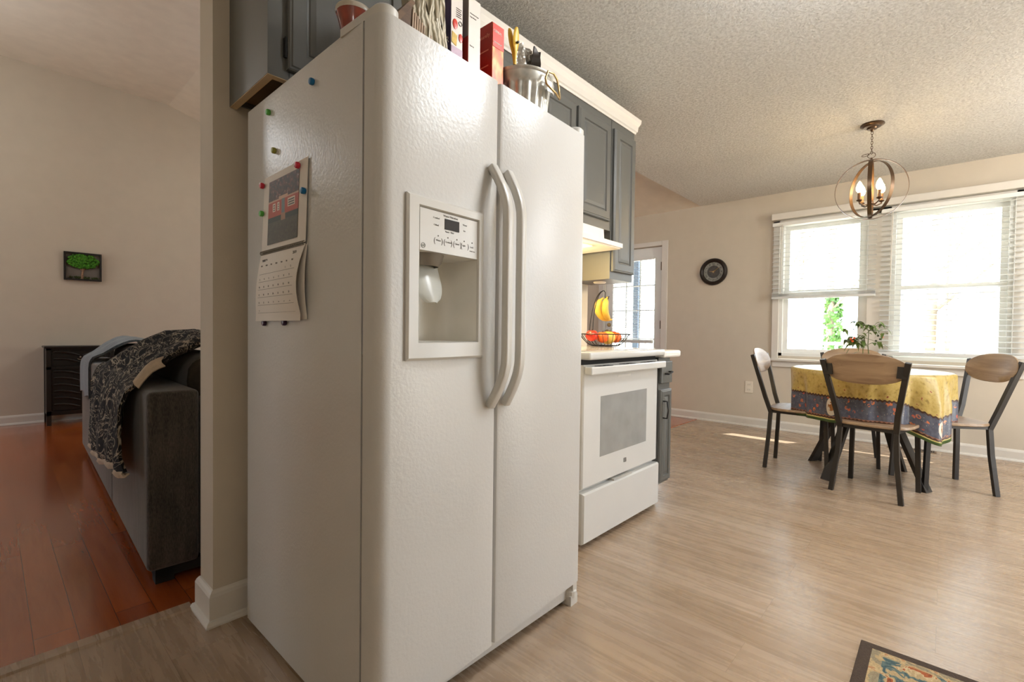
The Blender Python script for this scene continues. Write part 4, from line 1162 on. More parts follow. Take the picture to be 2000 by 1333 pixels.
# ================================================================== DINING TABLE
TX, TY, TZ, TR = 4.15, .398, .745, .452
t = thing('dining_table', 'round dining table with splayed dark metal legs under a patterned cloth', 'table', (TX, TY, 0))
b = NB(); lathe(b, [(.0, TZ - .03), (TR - .008, TZ - .03), (TR, TZ - .022), (TR, TZ - .006), (TR - .006, TZ), (.0, TZ)], (TX, TY, 0), 64, cap=False); obj('tabletop', b, M_seat, t, 40)
for fx_, fy_ in ((4.355, .748), (3.842, .578), (3.995, .062), (4.49, .215)):
    b = NB(); dx, dy = fx_ - TX, fy_ - TY; L_ = math.hypot(dx, dy); ux, uy = dx / L_, dy / L_
    px_, py_ = -uy, ux
    top = Vector((TX + ux * .05, TY + uy * .05, TZ - .03)); ft = Vector((fx_, fy_, 0))
    rings = []
    for P_, w_ in ((ft, .034), (top, .026)):
        rings.append([P_ + Vector((px_, py_, 0)) * s1 * w_ + Vector((ux, uy, 0)) * s2 * .013 for s1, s2 in ((-1, -1), (1, -1), (1, 1), (-1, 1))])
    loft(b, rings); obj('leg', b, M_chair, t)
b = NB(); box(b, TX - .12, TX + .12, TY - .12, TY + .12, TZ - .042, TZ - .03); obj('mounting_plate', b, M_chair, t)

# tablecloth: a rectangular cloth over the round top; printed bands follow its own hem
CL_ROT = R(9)
def cloth_mat():
    k = N('country_print_cloth')
    at = k.n('ShaderNodeAttribute', attribute_name='cloth'); sp = k.n('ShaderNodeSeparateXYZ'); k.l(at.outputs['Vector'], sp.inputs[0])
    u, e, q = sp.outputs['X'], sp.outputs['Y'], sp.outputs['Z']   # run along hem (m), distance from hem (m), spare
    vv = k.n('ShaderNodeCombineXYZ'); k.l(u, vv.inputs[0]); k.l(e, vv.inputs[1])
    def band(v, a, c): return k.math('MULTIPLY', k.math('GREATER_THAN', v, a), k.math('LESS_THAN', v, c))
    n1 = k.n('ShaderNodeTexNoise', i_Scale=38.0, i_Detail=3.0); k.l(at.outputs['Vector'], n1.inputs['Vector'])
    yellow = k.ramp(n1.outputs['Fac'], [(.3, lin((150, 126, 68))), (.42, lin((188, 162, 90))), (.66, lin((200, 176, 108))), (.72, lin((150, 70, 50)))])
    blue = k.ramp(n1.outputs['Fac'], [(.3, lin((74, 76, 90))), (.7, lin((98, 102, 116)))])
    # scattered fruit on blue
    vo = k.n('ShaderNodeTexVoronoi', i_Scale=21.0, i_Randomness=.9); k.l(vv.outputs[0], vo.inputs['Vector'])
    dot = k.math('LESS_THAN', vo.outputs['Distance'], .30)
    rc = k.ramp(vo.outputs['Color'], [(0, lin((206, 92, 58))), (.4, lin((206, 120, 70))), (.6, lin((190, 86, 70))), (1, lin((216, 150, 110)))])
    shp = k.n('ShaderNodeTexNoise', i_Scale=60.0); k.l(vv.outputs[0], shp.inputs['Vector'])
    dot = k.math('MULTIPLY', dot, k.math('GREATER_THAN', shp.outputs['Fac'], .47))
    blue = k.mix(dot, blue, rc)
    vs = k.n('ShaderNodeTexVoronoi', i_Scale=60.0); k.l(vv.outputs[0], vs.inputs['Vector'])
    blue = k.mix(k.math('MULTIPLY', k.math('LESS_THAN', vs.outputs['Distance'], .14), .7), blue, lin((190, 186, 160)))
    # hen medallions every 0.38 m
    per = .75
    uf = k.math('SUBTRACT', k.math('FRACT', k.math('DIVIDE', k.math('ADD', u, .269), per)), .5)
    ex = k.math('DIVIDE', k.math('MULTIPLY', uf, per), .043); ey = k.math('DIVIDE', k.math('SUBTRACT', e, .105), .058)
    rr = k.math('ADD', k.math('POWER', ex, 2.0), k.math('POWER', ey, 2.0))
    blue = k.mix(k.math('LESS_THAN', rr, 1.0), blue, lin((222, 212, 196)))
    hx_ = k.math('ADD', k.math('POWER', k.math('MULTIPLY', ex, 1.7), 2.0), k.math('POWER', k.math('MULTIPLY', k.math('ADD', ey, -.05), 1.9), 2.0))
    hn = k.math('MULTIPLY', k.math('LESS_THAN', hx_, 1.0), k.math('GREATER_THAN', shp.outputs['Fac'], .44))
    blue = k.mix(hn, blue, lin((160, 104, 52)))
    scal = k.math('MULTIPLY', k.math('SINE', k.math('MULTIPLY', u, 210.0)), .0035)
    e2 = k.math('ADD', e, scal)
    c = yellow
    c = k.mix(k.math('LESS_THAN', e, .172), c, blue)
    c = k.mix(band(e2, .166, .178), c, lin((76, 48, 34)))
    c = k.mix(k.math('LESS_THAN', e, .044), c, lin((150, 104, 84)))
    c = k.mix(band(e2, .026, .038), c, lin((76, 48, 34)))
    c = k.mix(k.math('LESS_THAN', e, .026), c, lin((206, 196, 122)))
    c = k.mix(k.math('LESS_THAN', e, .019), c, lin((76, 104, 56)))
    c = k.mix(k.math('GREATER_THAN', e, .52), c, lin((226, 214, 180)))
    k.l(c, k.b.inputs['Base Color']); k.b.inputs['Roughness'].default_value = .36
    return k.m
def make_cloth():
    bm = bmesh.new(); lay = bm.verts.layers.float_vector.new('cloth')
    HX, HY = .80, .80
    na, nr = 220, 34
    ztop = TZ + .003; grid = []
    for i in range(na):
        th = 2 * math.pi * i / na
        c, s = math.cos(th), math.sin(th)
        # distance from centre to hem along this ray, slightly rounded corners
        dth = [abs((math.degrees(th) + 9 - q + 180) % 360 - 180) for q in (-126, 54)]
        L_ = HX + sum(.105 * math.exp(-(q / 17.0) ** 2) for q in dth)
        row = []
        aw = th + CL_ROT
        fold = 1 - min(1, sum(math.exp(-(q / 17.0) ** 2) for q in dth))      # 1 on sides, 0 on corners
        for j in range(nr + 1):
            f = j / nr; d = L_ * f
            flat = min(d, TR + .004); dr = max(0.0, d - (TR + .004))
            amp = min(1, dr / .2)
            wob = amp * (.012 * math.cos(aw * 9 + .8) + .010 * math.cos(aw * 17 + 2.0) + .005 * math.cos(aw * 31)) - .012 * amp
            corner = (1 - fold)
            rad = flat + wob * (1 + .6 * corner) + min(dr, .012) * .5 - .0 * dr
            if dr > 0: rad += .03 * corner * amp * 1.2
            z = ztop - max(0, dr - .006) * (.985 - .03 * corner)
            p = (TX + rad * math.cos(aw), TY + rad * math.sin(aw), z)
            v = bm.verts.new(p)
            x_, y_ = d * c, d * s
            ex_, ey_ = HX - abs(x_), HY - abs(y_)
            Lx = L_ * abs(c); 
            e_ = L_ - d; run = th * .60
            v[lay] = (run, e_, 0)
            row.append(v)
        grid.append(row)
    for i in range(na):
        a, b2 = grid[i], grid[(i + 1) % na]
        for j in range(1, nr): bm.faces.new((a[j], a[j + 1], b2[j + 1], b2[j]))
    cen = bm.verts.new((TX, TY, ztop)); cen[lay] = (0, .7, 0)
    for i in range(na): bm.faces.new((grid[i][1], grid[(i + 1) % na][1], cen))
    for i in range(na): bm.verts.remove(grid[i][0])
    bmesh.ops.recalc_face_normals(bm, faces=bm.faces)
    me = bpy.data.meshes.new('tablecloth'); bm.to_mesh(me); bm.free(); me.materials.append(cloth_mat())
    for p in me.polygons: p.use_smooth = True
    o = bpy.data.objects.new('tablecloth', me); COL.objects.link(o)
    md = o.modifiers.new('thickness', 'SOLIDIFY'); md.thickness = .0015; md.offset = 1
    tag(o, 'yellow and blue tablecloth with hens and fruit draped over the round table', 'tablecloth')
make_cloth()

# ================================================================== CHAIRS
def make_chair(label):
    # local frame: +x is the way the sitter faces, origin on the floor under the seat centre
    t = thing('dining_chair', label, 'chair', (0, 0, 0), 0, 'dining chairs around the round table')
    b = NB(); pts = []
    n = 36
    def outline(s):
        out = []
        for i in range(n):
            a = 2 * math.pi * i / n; c, q = math.cos(a), math.sin(a)
            ex = 2 / 3.2
            out.append((.012 + .205 * s * math.copysign(abs(c) ** ex, c), .205 * s * math.copysign(abs(q) ** ex, q)))
        return out
    rings = [[(x, y, z) for x, y in outline(s)] for s, z in ((.95, .428), (1.0, .433), (1.0, .444), (.985, .448), (.6, .444), (.2, .442))]
    loft(b, rings); obj('seat', b, M_seat, t, 40, world=False)
    b = NB()
    for ya in (-.165, .165): tube(b, [(-.165, ya * .86, .418), (.175, ya, .418)], 0, flat=(.010, .010), up=(0, 0, 1))
    tube(b, [(.17, -.165, .418), (.17, .165, .418)], 0, flat=(.010, .010), up=(0, 0, 1)); tube(b, [(-.16, -.14, .418), (-.16, .14, .418)], 0, flat=(.010, .010), up=(0, 0, 1))
    obj('seat_frame', b, M_chair, t, world=False)
    for s in (-1, 1):
        b = NB(); tube(b, [(.195, s * .182, 0), (.178, s * .172, .40), (.168, s * .155, .425)], 0, flat=(.0125, .0125), up=(0, 1, 0)); obj('leg', b, M_chair, t, world=False)
        b = NB(); tube(b, [(-.195, s * .178, 0), (-.178, s * .15, .25), (-.17, s * .142, .42)], 0, flat=(.0125, .0125), up=(0, 1, 0)); obj('leg', b, M_chair, t, world=False)
        b = NB(); tube(b, [(-.17, s * .142, .41), (-.205, s * .155, .52), (-.285, s * .212, .835)], 0, flat=(.0125, .014), up=(0, 1, 0)); pst = obj('back_post', b, M_chair, t, world=False)
        b = NB(); tube(b, [(-.272, s * .205, .775), (-.280, s * .160, .778)], 0, flat=(.034, .004), up=(1, 0, 0)); obj('bracket', b, M_chair, pst, world=False)
    b = NB(); g = []
    ni, nj = 16, 24
    F = []
    rings = []
    m_ = 44
    for (sc_, off) in ((.0, .006), (.5, .006), (.96, .006), (1.0, .003), (1.0, -.003), (.96, -.006), (.5, -.006), (.0, -.006)):
        ring = []
        for i in range(m_):
            a = 2 * math.pi * i / m_; c, q = math.cos(a), math.sin(a)
            ex = 2 / 2.5
            y = .213 * sc_ * math.copysign(abs(c) ** ex, c); zl = .092 * sc_ * math.copysign(abs(q) ** (2 / 2.1), q)
            zz = .788 + zl; xb = -.260 - (zz - .75) * .26 + .0 - .030 * (1 - (y / .213) ** 2) + off + .012
            ring.append((xb, y, zz))
        rings.append(ring)
    loft(b, rings[1:-1]); obj('backrest', b, M_seat, t, 40, world=False)
    return t
spots = [((3.782, .312), -9, 'grey oak dining chair seen from behind, nearest the camera at the table'),
         ((4.062, .782), -88, 'dining chair at the left side of the round table, seen edge-on'),
         ((4.245, .0), 121, 'dining chair at the right side of the round table, its back towards the right'),
         ((4.605, .545), 186, 'dining chair behind the round table, its back against the window')]
proto = make_chair(spots[0][2])
for i, ((x, y), az, lb) in enumerate(spots):
    o = proto if i == 0 else copy_tree(proto)
    o.location = (x, y, 0); o.rotation_euler = (0, 0, R(az)); o['label'] = lb
    ROOTM[o.name] = Matrix.Translation((x, y, 0)) @ Matrix.Rotation(R(az), 4, 'Z')

# ================================================================== PLANT ON THE TABLE
QX, QY, QZ = 4.15, .408, TZ + .006
t = thing('potted_pepper_plant', 'small leafy plant with orange fruit in a clay pot on the table', 'plant', (QX, QY, QZ))
b = NB(); lathe(b, [(.0, 0), (.032, 0), (.045, .07), (.048, .07), (.048, .085), (.042, .085), (.040, .07), (.0, .068)], (QX, QY, QZ), 24, cap=False); obj('pot', b, mat('clay_pot', (150, 92, 66), .7), t, 40)
b = NB(); rnd = random.Random(5)
def stem(p, q, r0, r1):
    p, q = Vector(p), Vector(q); mid = (p + q) / 2 + Vector((rnd.uniform(-.008, .008), rnd.uniform(-.008, .008), 0)); tube(b, [p, mid, q], [r0, (r0 + r1) / 2, r1], 6)
s1 = (QX, QY + .018, QZ + .06); s2 = (QX, QY - .02, QZ + .06)
t1 = (QX, QY + .01, QZ + .22); t2 = (QX, QY - .012, QZ + .27)
stem(s1, t1, .003, .0022); stem(s2, t2, .0035, .002)
ends = []
for base, n_ in ((t1, 8), (t2, 9)):
    for i in range(n_):
        e = Vector(base) + Vector((rnd.uniform(-.06, .06), rnd.uniform(-.095, .105), rnd.uniform(-.03, .075)))
        stem(base, e, .0018, .001); ends.append(e)
obj('stem', b, mat('plant_stem', (92, 100, 58), .7), t, 60)
b = NB()
def leaf(p, yaw, droop, L_, w_):
    g = []
    ax = Vector((math.cos(yaw), math.sin(yaw), 0)); sd = Vector((-ax.y, ax.x, 0))
    for i in range(7):
        s = i / 6.0; hw = w_ * math.sin(min(1, s * 1.05 + .04) * math.pi) ** .8
        c = p + ax * L_ * s + Vector((0, 0, 1)) * (-droop * L_ * s * s + .1 * L_ * s)
        g.append([c + sd * hw * k + Vector((0, 0, .25 * hw * abs(k))) for k in (-1, 0, 1)])
    sheet(b, g, .0006)
for i in range(100):
    e = rnd.choice(ends); p = e + Vector((rnd.uniform(-.018, .018), rnd.uniform(-.02, .02), rnd.uniform(-.02, .014)))
    leaf(p, rnd.uniform(0, 6.28), rnd.uniform(.2, 1.3), rnd.uniform(.03, .058), rnd.uniform(.009, .014))
for yy, zz, yw, dr in ((.11, .165, 1.7, .2), (.10, .155, 1.5, 2.2), (-.10, .175, -1.5, .7), (.045, .12, 1.9, .8), (.09, .235, 1.55, .1)):
    leaf(Vector((QX, QY + yy * .75, QZ + zz)), yw, dr, .06, .008)
obj('foliage', b, mat('leaf_green', (92, 112, 52), .5, noise=.3, nscale=40), t, 60)
b = NB(); frs = [(.088, .21), (.078, .195), (-.085, .245), (-.088, .228), (.068, .218)]
for y, z in frs: ball(b, (QX - .01, QY + y, QZ + z), .0085, 10)
obj('pepper_fruit', b, mat('pepper_orange', (222, 92, 40), .35), t, 60)
b = NB()
for y, z in ((-.078, .212), (-.055, .20), (-.05, .178), (-.066, .236)): ball(b, (QX - .01, QY + y, QZ + z), .0075, 8)
obj('unripe_fruit', b, mat('pepper_green', (70, 74, 44), .4), t, 60)

# ================================================================== RUG
def rugmat():
    k = N('floral_rug'); v = k.coords()
    tc = k.n('ShaderNodeTexCoord'); sp = k.n('ShaderNodeSeparateXYZ'); k.l(tc.outputs['Object'], sp.inputs[0])
    nz = k.n('ShaderNodeTexNoise', i_Scale=26.0, i_Detail=2.5, i_Distortion=.8); k.l(v, nz.inputs['Vector'])
    col = k.ramp(nz.outputs['Fac'], [(.30, lin((66, 92, 98))), (.42, lin((96, 116, 114))), (.48, lin((186, 162, 122))), (.56, lin((204, 182, 142))), (.60, lin((170, 92, 50))), (.68, lin((128, 70, 42)))], 'CONSTANT')
    ed = k.math('MAXIMUM', k.math('DIVIDE', k.math('ABSOLUTE', sp.outputs['X']), .75), k.math('DIVIDE', k.math('ABSOLUTE', sp.outputs['Y']), .45))
    exx = k.math('SUBTRACT', .75, k.math('ABSOLUTE', sp.outputs['X'])); eyy = k.math('SUBTRACT', .45, k.math('ABSOLUTE', sp.outputs['Y']))
    d = k.math('MINIMUM', exx, eyy)
    col = k.mix(k.math('LESS_THAN', d, .06), col, k.mix(.5, lin((196, 170, 126)), col))
    f = k.n('ShaderNodeTexNoise', i_Scale=220.0); k.l(v, f.inputs['Vector'])
    col = k.mix(k.math('LESS_THAN', d, .032), col, lin((74, 60, 50)))
    k.l(k.mix(.35, col, k.ramp(f.outputs['Fac'], [(.3, lin((130, 120, 110))), (.7, (1, 1, 1, 1))]), 'MULTIPLY'), k.b.inputs['Base Color'])
    k.b.inputs['Roughness'].default_value = .95; k.bump(f.outputs['Fac'], .6, .004); return k.m
b = NB(); box(b, -.75, .75, -.45, .45, 0, .008, .003)
o = obj('floral_rug', b, rugmat()); o.location = (1.885 - .75, .178 - .45, .0005); tag(o, 'multicoloured floral rug with a brown border, only its corner showing on the floor', 'rug')

# ================================================================== LIVING ROOM
# sofa (back towards the walkway)
SR = R(-2.0)
SO = thing('sofa', 'dark grey fabric sofa seen from behind and from its near end', 'sofa', (.395, 2.185, 0), SR)
def so(name, bm, m_, par=None, sm=50): return obj(name, bm, m_, par or SO, sm, world=False)
LN = 2.78
b = NB(); box(b, .0, .17, .0, 1.0, .06, .742, .02, 3); so('back_section', b, M_sofa)
b = NB(); box(b, .0, .17, 1.006, LN, .06, .742, .02, 3); so('back_section', b, M_sofa)
b = NB(); box(b, .171, 1.0, .0, .22, .06, .70, .03, 3); so('arm', b, M_sofa)
b = NB(); box(b, .171, 1.0, LN - .22, LN, .06, .62, .03, 3); so('arm', b, M_sofa)
b = NB(); box(b, .17, .97, .22, LN - .22, .06, .30, .01); so('seat_base', b, M_sofa)
for i in range(3):
    y0 = .225 + i * (LN - .45) / 3
    b = NB(); box(b, .30, .98, y0 + .004, y0 + (LN - .45) / 3 - .004, .30, .47, .035, 3); so('seat_cushion', b, M_sofa)
    b = NB(); box(b, .165, .37, y0 - (.0 if i else .1), y0 + (LN - .45) / 3 - .004, .46, .862, .07, 4)
    for v in b.verts: v.co.z += .012 * math.sin(v.co.y * 9) ; v.co.x += .012 * math.sin(v.co.y * 5)
    so('back_cushion', b, M_cush)
b = NB()
for x, y in ((.06, .06), (.06, LN - .06), (.92, .06), (.92, LN - .06)): box(b, x - .03, x + .03, y - .03, y + .03, 0, .06)
box(b, .03, .95, .03, LN - .03, .02, .06)
so('foot', b, M_dark)
def solocal(x, y, z):
    return Matrix.Translation((.395, 2.185, 0)) @ Matrix.Rotation(SR, 4, 'Z') @ Vector((x, y, z))
# pale blue throw at the far end of the back
t = thing('folded_throw', 'pale blue throw folded over the far end of the sofa back', 'throw', solocal(.15, 2.3, .75), SR)
b = NB(); g = []
for i in range(19):
    s = i / 18.0; row = []
    # path over the back: from outside back, over the top, onto cushions
    pth = [(-.014, .50), (-.015, .60), (-.014, .72), (.0, .765), (.06, .80), (.14, .865), (.22, .905), (.30, .90), (.36, .84)]
    f = s * (len(pth) - 1); k_ = min(int(f), len(pth) - 2); fr_ = f - k_
    x_ = pth[k_][0] + (pth[k_ + 1][0] - pth[k_][0]) * fr_; z_ = pth[k_][1] + (pth[k_ + 1][1] - pth[k_][1]) * fr_
    for j in range(11):
        u = j / 10.0
        row.append(solocal(x_ + .004 * math.sin(u * 12), 2.05 + .62 * u + .01 * math.sin(s * 9), z_ + .012 * math.sin(u * 10 + s * 5)))
    g.append(row)
sheet(b, g, .012); obj('cloth', b, M_throwb, t, 60)
# patterned fleece blanket
t = thing('patterned_blanket', 'black and cream patterned fleece blanket draped over the near sofa corner', 'blanket', solocal(.1, .6, .8), SR)
def blank_grid(off, ext=0.0):
    g = []
    pth = [(-.045, .36), (-.05, .45), (-.045, .58), (-.038, .70), (-.01, .785), (.05, .84), (.13, .90), (.22, .945), (.34, .955), (.46, .93), (.60, .88)]
    for i in range(41):
        s = i / 40.0; f = s * (len(pth) - 1); k_ = min(int(f), len(pth) - 2); fr_ = f - k_
        x_ = pth[k_][0] + (pth[k_ + 1][0] - pth[k_][0]) * fr_; z_ = pth[k_][1] + (pth[k_ + 1][1] - pth[k_][1]) * fr_
        row = []
        for j in range(41):
            u = j / 40.0
            y0_ = .15 - .02 * (1 - s); y1_ = 1.25 - .25 * s
            y_ = y0_ + (y1_ - y0_) * u + .08 * (s - .4)
            hang = (1 - s)
            zz = z_ + (.11 * (1 - u) ** 1.2 * max(0, 1 - s * 3.2)) - .10 * math.sin(u * math.pi) * hang * .3
            wr = .018 * math.sin(u * 22 + s * 4) * (.35 + .65 * hang) + .008 * math.sin(u * 47 + 3 * s) 
            edge = .035 * (1 if u < .5 else 0) * math.exp(-(u / .1) ** 2)
            row.append(solocal(x_ - abs(wr) * (1 if s < .4 else .2) - off, y_, zz + (wr if s > .4 else 0) - edge))
        g.append(row)
    return g
b = NB(); G_ = blank_grid(0); sheet(b, G_, .012); obj('fleece', b, M_blank, t, 60)
b = NB()
lo = [Vector(p) for p in G_[0]]
g = [[p + Vector((-.008, 0, .018)) for p in lo], [p + Vector((-.018, 0, -.005)) for p in lo], [p + Vector((-.008, 0, -.022)) for p in lo], [p + Vector((.008, 0, -.01)) for p in lo]]
sheet(b, g, .006)
cor = [[Vector(G_[17 + i][0]) + Vector((-.01 - .012 * math.sin(j), -.012 - .01 * j, -.012 * j + .02 * math.sin(i * .5))) for j in range(4)] for i in range(6)]
sheet(b, cor, .008)
obj('sherpa_lining', b, M_sherpa, t, 60)
# pillow at the near end on the arm side
b = NB(); g = []
t = thing('throw_pillow', 'dark throw pillow leaning at the near end of the sofa beside the blanket', 'pillow', solocal(.5, .17, .72), SR)
b = NB(); ball(b, (0, 0, 0), 1, 20, (1, 1, 1))
for v in b.verts:
    x, y, z = v.co
    sx = math.copysign(abs(x) ** .6, x); sz = math.copysign(abs(z) ** .6, z)
    p = solocal(.40 + .24 * sx, .17 + .075 * y * (1 - .3 * abs(sx)), .76 + .115 * sz); v.co = p
obj('pillow_cover', b, mat('dark_olive_cloth', (54, 46, 38), .95, noise=.3, nscale=30, bump=.5), t, 60)

# black carved cabinet by the living wall
KX0, KX1, KY0, KY1 = .385, .90, 6.50, 6.795
t = thing('carved_cabinet', 'black carved wooden cabinet against the far living room wall', 'cabinet', (.64, 6.65, 0))
b = NB(); box(b, KX0 - .015, KX1 + .015, KY0 - .015, KY1, .765, .785, .004); obj('cabinet_top', b, M_black_wood, t)
b = NB()
for x in (KX0, KX1 - .035):
    for y in (KY0, KY1 - .035): box(b, x, x + .035, y, y + .035, 0, .765)
box(b, KX0, KX1, KY0, KY0 + .03, .10, .14); box(b, KX0, KX1, KY0, KY0 + .03, .745, .765); box(b, KX0, KX1, KY0, KY0 + .03, .555, .58)
box(b, KX0 + .005, KX1 - .005, KY0 + .02, KY1, .10, .765)
obj('cabinet_body', b, M_black_wood, t)
def carved(bm, x0, x1, z0, z1, rows):
    yf = KY0 + .008; box(bm, x0, x1, yf, yf + .02, z0, z1)
    cx = (x0 + x1) / 2
    for r_ in range(rows):
        zc = z0 + (z1 - z0) * (r_ + .35) / rows
        for s in (-1, 1):
            pts = [(cx + s * (.012 + (x1 - x0) * .44 * u), yf - .004, zc + (z1 - z0) / rows * .55 * math.sin(u * math.pi * .62)) for u in [k / 8.0 for k in range(9)]]
            tube(bm, pts, [.006 + .006 * math.sin(k / 8.0 * math.pi) for k in range(9)], 8)
b = NB(); carved(b, KX0 + .04, KX1 - .04, .60, .735, 2); dw = obj('drawer', b, M_black_wood, t, 50)
b = NB(); tube(b, [(.635 + .022 * math.cos(a), KY0 - .012, .66 - .012 * math.sin(a)) for a in [k * math.pi / 8 for k in range(9)]], .004, 6); ball(b, (.635, KY0 - .006, .675), .008, 10); obj('pull', b, mat('aged_silver', (170, 160, 140), .3, metal=.8), dw, 60)
b = NB(); carved(b, KX0 + .04, KX1 - .04, .15, .545, 6); obj('cabinet_door', b, M_black_wood, t, 50)
t = None
# picture with moss tree
t = thing('tree_picture', 'small framed green tree picture hanging on the far living room wall', 'picture', (.687, YL - .02, 1.62))
b = NB(); x0, x1, z0, z1 = .538, .838, 1.472, 1.766; fw = .016
for (a, c, d, e) in ((x0, x1, z1 - fw, z1), (x0, x1, z0, z0 + fw), (x0, x0 + fw, z0 + fw, z1 - fw), (x1 - fw, x1, z0 + fw, z1 - fw)): box(b, a, c, YL - .038, YL, d, e)
obj('frame', b, M_black_wood, t)
b = NB(); box(b, x0 + fw, x1 - fw, YL - .012, YL - .006, z0 + fw, z1 - fw); obj('backing', b, mat('grey_backing', (112, 106, 98), .8), t)
b = NB(); rnd = random.Random(3)
for i in range(260):
    a = rnd.uniform(0, 6.28); r_ = math.sqrt(rnd.random()); x = .688 + .125 * r_ * math.cos(a); z = 1.675 + .072 * r_ * math.sin(a)
    if z < 1.62 and abs(x - .688) > .09: continue
    ball(b, (x, YL - .02 - rnd.uniform(0, .012), z), rnd.uniform(.009, .016), 6)
obj('moss_crown', b, mat('moss_green', (66, 126, 24), .9, noise=.5, nscale=45), t, 60)
b = NB(); tube(b, [(.680, YL - .016, 1.49), (.684, YL - .018, 1.55), (.69, YL - .018, 1.60)], [.014, .008, .010], 8)
for s in (-1, 1): tube(b, [(.686, YL - .018, 1.57), (.686 + s * .03, YL - .018, 1.615)], [.006, .004], 6)
obj('trunk', b, mat('pale_trunk', (150, 118, 92), .8, noise=.3, nscale=50), t, 60)
b = NB()
for i in range(60): ball(b, (.688 + rnd.gauss(0, .05), YL - .018, 1.492 + rnd.uniform(0, .018)), rnd.uniform(.005, .010), 6)
obj('moss_ground', b, mat('dark_moss', (58, 66, 26), .9, noise=.4, nscale=60), t, 60)
b = NB(); box(b, -.03, .05, YL - .006, YL, 1.19, 1.31, .003); o = obj('wall_switch', b, M_outlet); tag(o, 'light switch plate at the far left on the living room wall', 'switch')

# ================================================================== OUTDOORS
GZ = -.75
M_grnd = mat('leaf_litter_ground', (206, 196, 178), .95, noise=.25, nscale=2.0)  # pale tone stands in for overexposed daylight on the ground
b = NB(); box(b, -40, 60, -50, 50, GZ - .2, GZ)
for z in (0,):
    pass
o = struct('ground', b, M_grnd)
b = NB(); box(b, XW + .15, 7.4, -2.6, 5.0, -.16, -.06); struct('deck', b, mat('overexposed_deck', (226, 222, 212), .8, noise=.08))  # near-white deck: blown-out daylight put into the colour
# eave above the windows
b = NB(); box(b, XW + .15, 6.475, -3.0, 7.2, 2.50, 2.64); struct('eave', b, mat('white_soffit', (228, 226, 220), .7))
b = NB(); box(b, -1.6, 6.53, YB - 1.35, YB - .15, 2.50, 2.64); struct('sun_block_front', b, mat('white_soffit', (228, 226, 220), .7))  # unseen overhang added to keep sun out of the front opening
# deck railing
t = thing('deck_railing', 'white deck railing running outside behind the windows', 'railing', (7.3, 1.2, -.06))
b = NB(); box(b, 7.27, 7.36, -2.5, 4.9, .86, .90); box(b, 7.29, 7.34, -2.5, 4.9, .05, .09); obj('rails', b, M_wtrim, t)
for i in range(6):
    y = -2.45 + i * 1.44; b = NB(); box(b, 7.26, 7.35, y, y + .09, -.06, .98); obj('post', b, M_wtrim, t)
b = NB()
for i in range(60): y = -2.35 + i * .12; box(b, 7.30, 7.33, y, y + .03, .09, .86)
o = obj('balusters', b, M_wtrim, t)
# porch post seen through the back door
b = NB(); box(b, 7.10, 7.19, 3.70, 3.79, -.06, 2.6, .004)
tag(obj('porch_post', b, mat('blue_grey_post', (44, 62, 84), .5)), 'dark blue-grey porch post outside the back door glass', 'post')
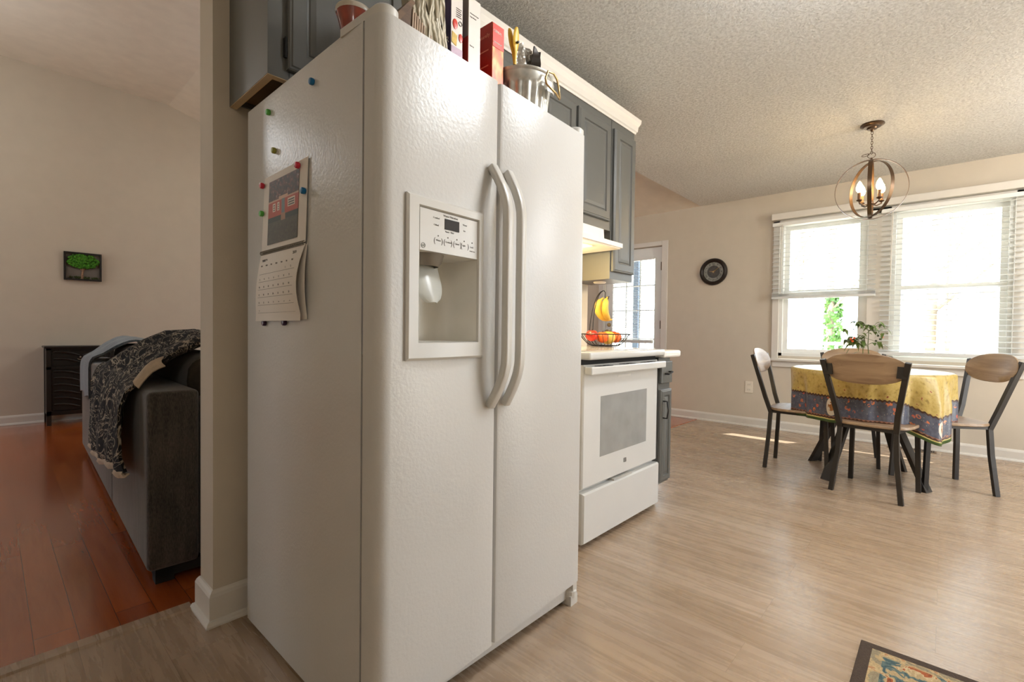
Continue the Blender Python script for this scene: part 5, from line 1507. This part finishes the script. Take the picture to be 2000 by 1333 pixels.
# trees
M_bark = mat('pale_bark', (150, 138, 122), .9, noise=.3, nscale=6, bump=.6, bscale=20, bdist=.02)
rt = random.Random(11)
def tree(x, y, r, hgt, label, nb=7, ivy=False):
    t = thing('woodland_tree', label, 'tree', (x, y, GZ), 0, 'bare trees in the woods outside')
    b = NB(); lean = (rt.uniform(-.3, .3), rt.uniform(-.3, .3))
    pts = [(x + lean[0] * k / 6.0, y + lean[1] * k / 6.0 + .05 * math.sin(k), GZ + hgt * k / 6.0) for k in range(7)]
    tube(b, pts, [r * (1 - .12 * k) for k in range(7)], 10); obj('trunk', b, M_bark, t, 60)
    b = NB()
    for i in range(nb):
        k = rt.uniform(.2, .95); z = GZ + hgt * k; a = rt.uniform(0, 6.28); L_ = rt.uniform(.8, 2.4)
        p = Vector((x + lean[0] * k, y + lean[1] * k, z)); q = p + Vector((math.cos(a) * L_, math.sin(a) * L_, L_ * .7))
        tube(b, [p, (p + q) / 2 + Vector((0, 0, .1)), q], [r * .3, r * .18, .01], 6)
        for _ in range(3):
            m0 = p + (q - p) * rt.uniform(.3, .9); a2 = rt.uniform(0, 6.28); tube(b, [m0, m0 + Vector((math.cos(a2) * .6, math.sin(a2) * .6, .5))], [r * .1, .006], 5)
    obj('branches', b, M_bark, t, 60)
    if ivy:
        b = NB()
        for i in range(420):
            z = GZ + rt.uniform(0, 1) ** .8 * ivy; a = rt.uniform(0, 6.28); rr2 = r * rt.uniform(.9, 1.7)
            c = Vector((x + rr2 * math.cos(a), y + rr2 * math.sin(a), z)); s_ = rt.uniform(.04, .08)
            n1_ = Vector((rt.uniform(-1, 1), rt.uniform(-1, 1), rt.uniform(-1, 1))).normalized(); n2_ = n1_.orthogonal().normalized(); n3_ = n1_.cross(n2_)
            v_ = [b.verts.new(c + n2_ * s_), b.verts.new(c + n3_ * s_), b.verts.new(c - n2_ * s_), b.verts.new(c - n3_ * s_)]; b.faces.new(v_)
        obj('ivy', b, mat('ivy_green', (96, 140, 72), .7, noise=.3, nscale=5), t)
tree(12.0, 1.75, .09, 9, 'ivy-covered tree trunk outside, seen through the lower left window', ivy=2.6)
tree(14.5, 3.35, .12, 10, 'bare tree outside near the left edge of the left window')
tree(17.0, 3.3, .10, 11, 'bare tree outside between the ivy trunk and the left window edge')
tree(12.5, .22, .11, 10, 'bare tree outside just right of the window mullion')
tree(15.5, -.1, .10, 11, 'thin bare tree outside behind the upper right window')
tree(10.2, -.92, .05, 8, 'slender bare sapling outside at the right end of the right window', nb=12)
tree(18.0, -.8, .12, 12, 'bare tree far outside behind the shed roof')
tree(13.0, 8.3, .12, 11, 'bare tree outside seen through the back door', nb=9)
tree(10.5, 6.4, .06, 8, 'slender tree outside seen through the back door glass', nb=9)
# grey-roofed shed
t = thing('garden_shed', 'pale shed with a long grey shingle roof outside the right window', 'shed', (12.5, -2.4, GZ))
b = NB(); box(b, 11.2, 14.2, -4.6, -.35, GZ, 1.15); obj('shed_walls', b, mat('shed_siding', (214, 208, 196), .8), t)
b = NB(); prism(b, [(10.8, 1.0), (12.7, 1.72), (14.6, 1.0), (14.6, 1.08), (12.7, 1.82), (10.8, 1.08)], 'Y', -4.8, -.15); obj('shed_roof', b, mat('grey_shingle', (168, 172, 176), .8, noise=.12, nscale=12), t)
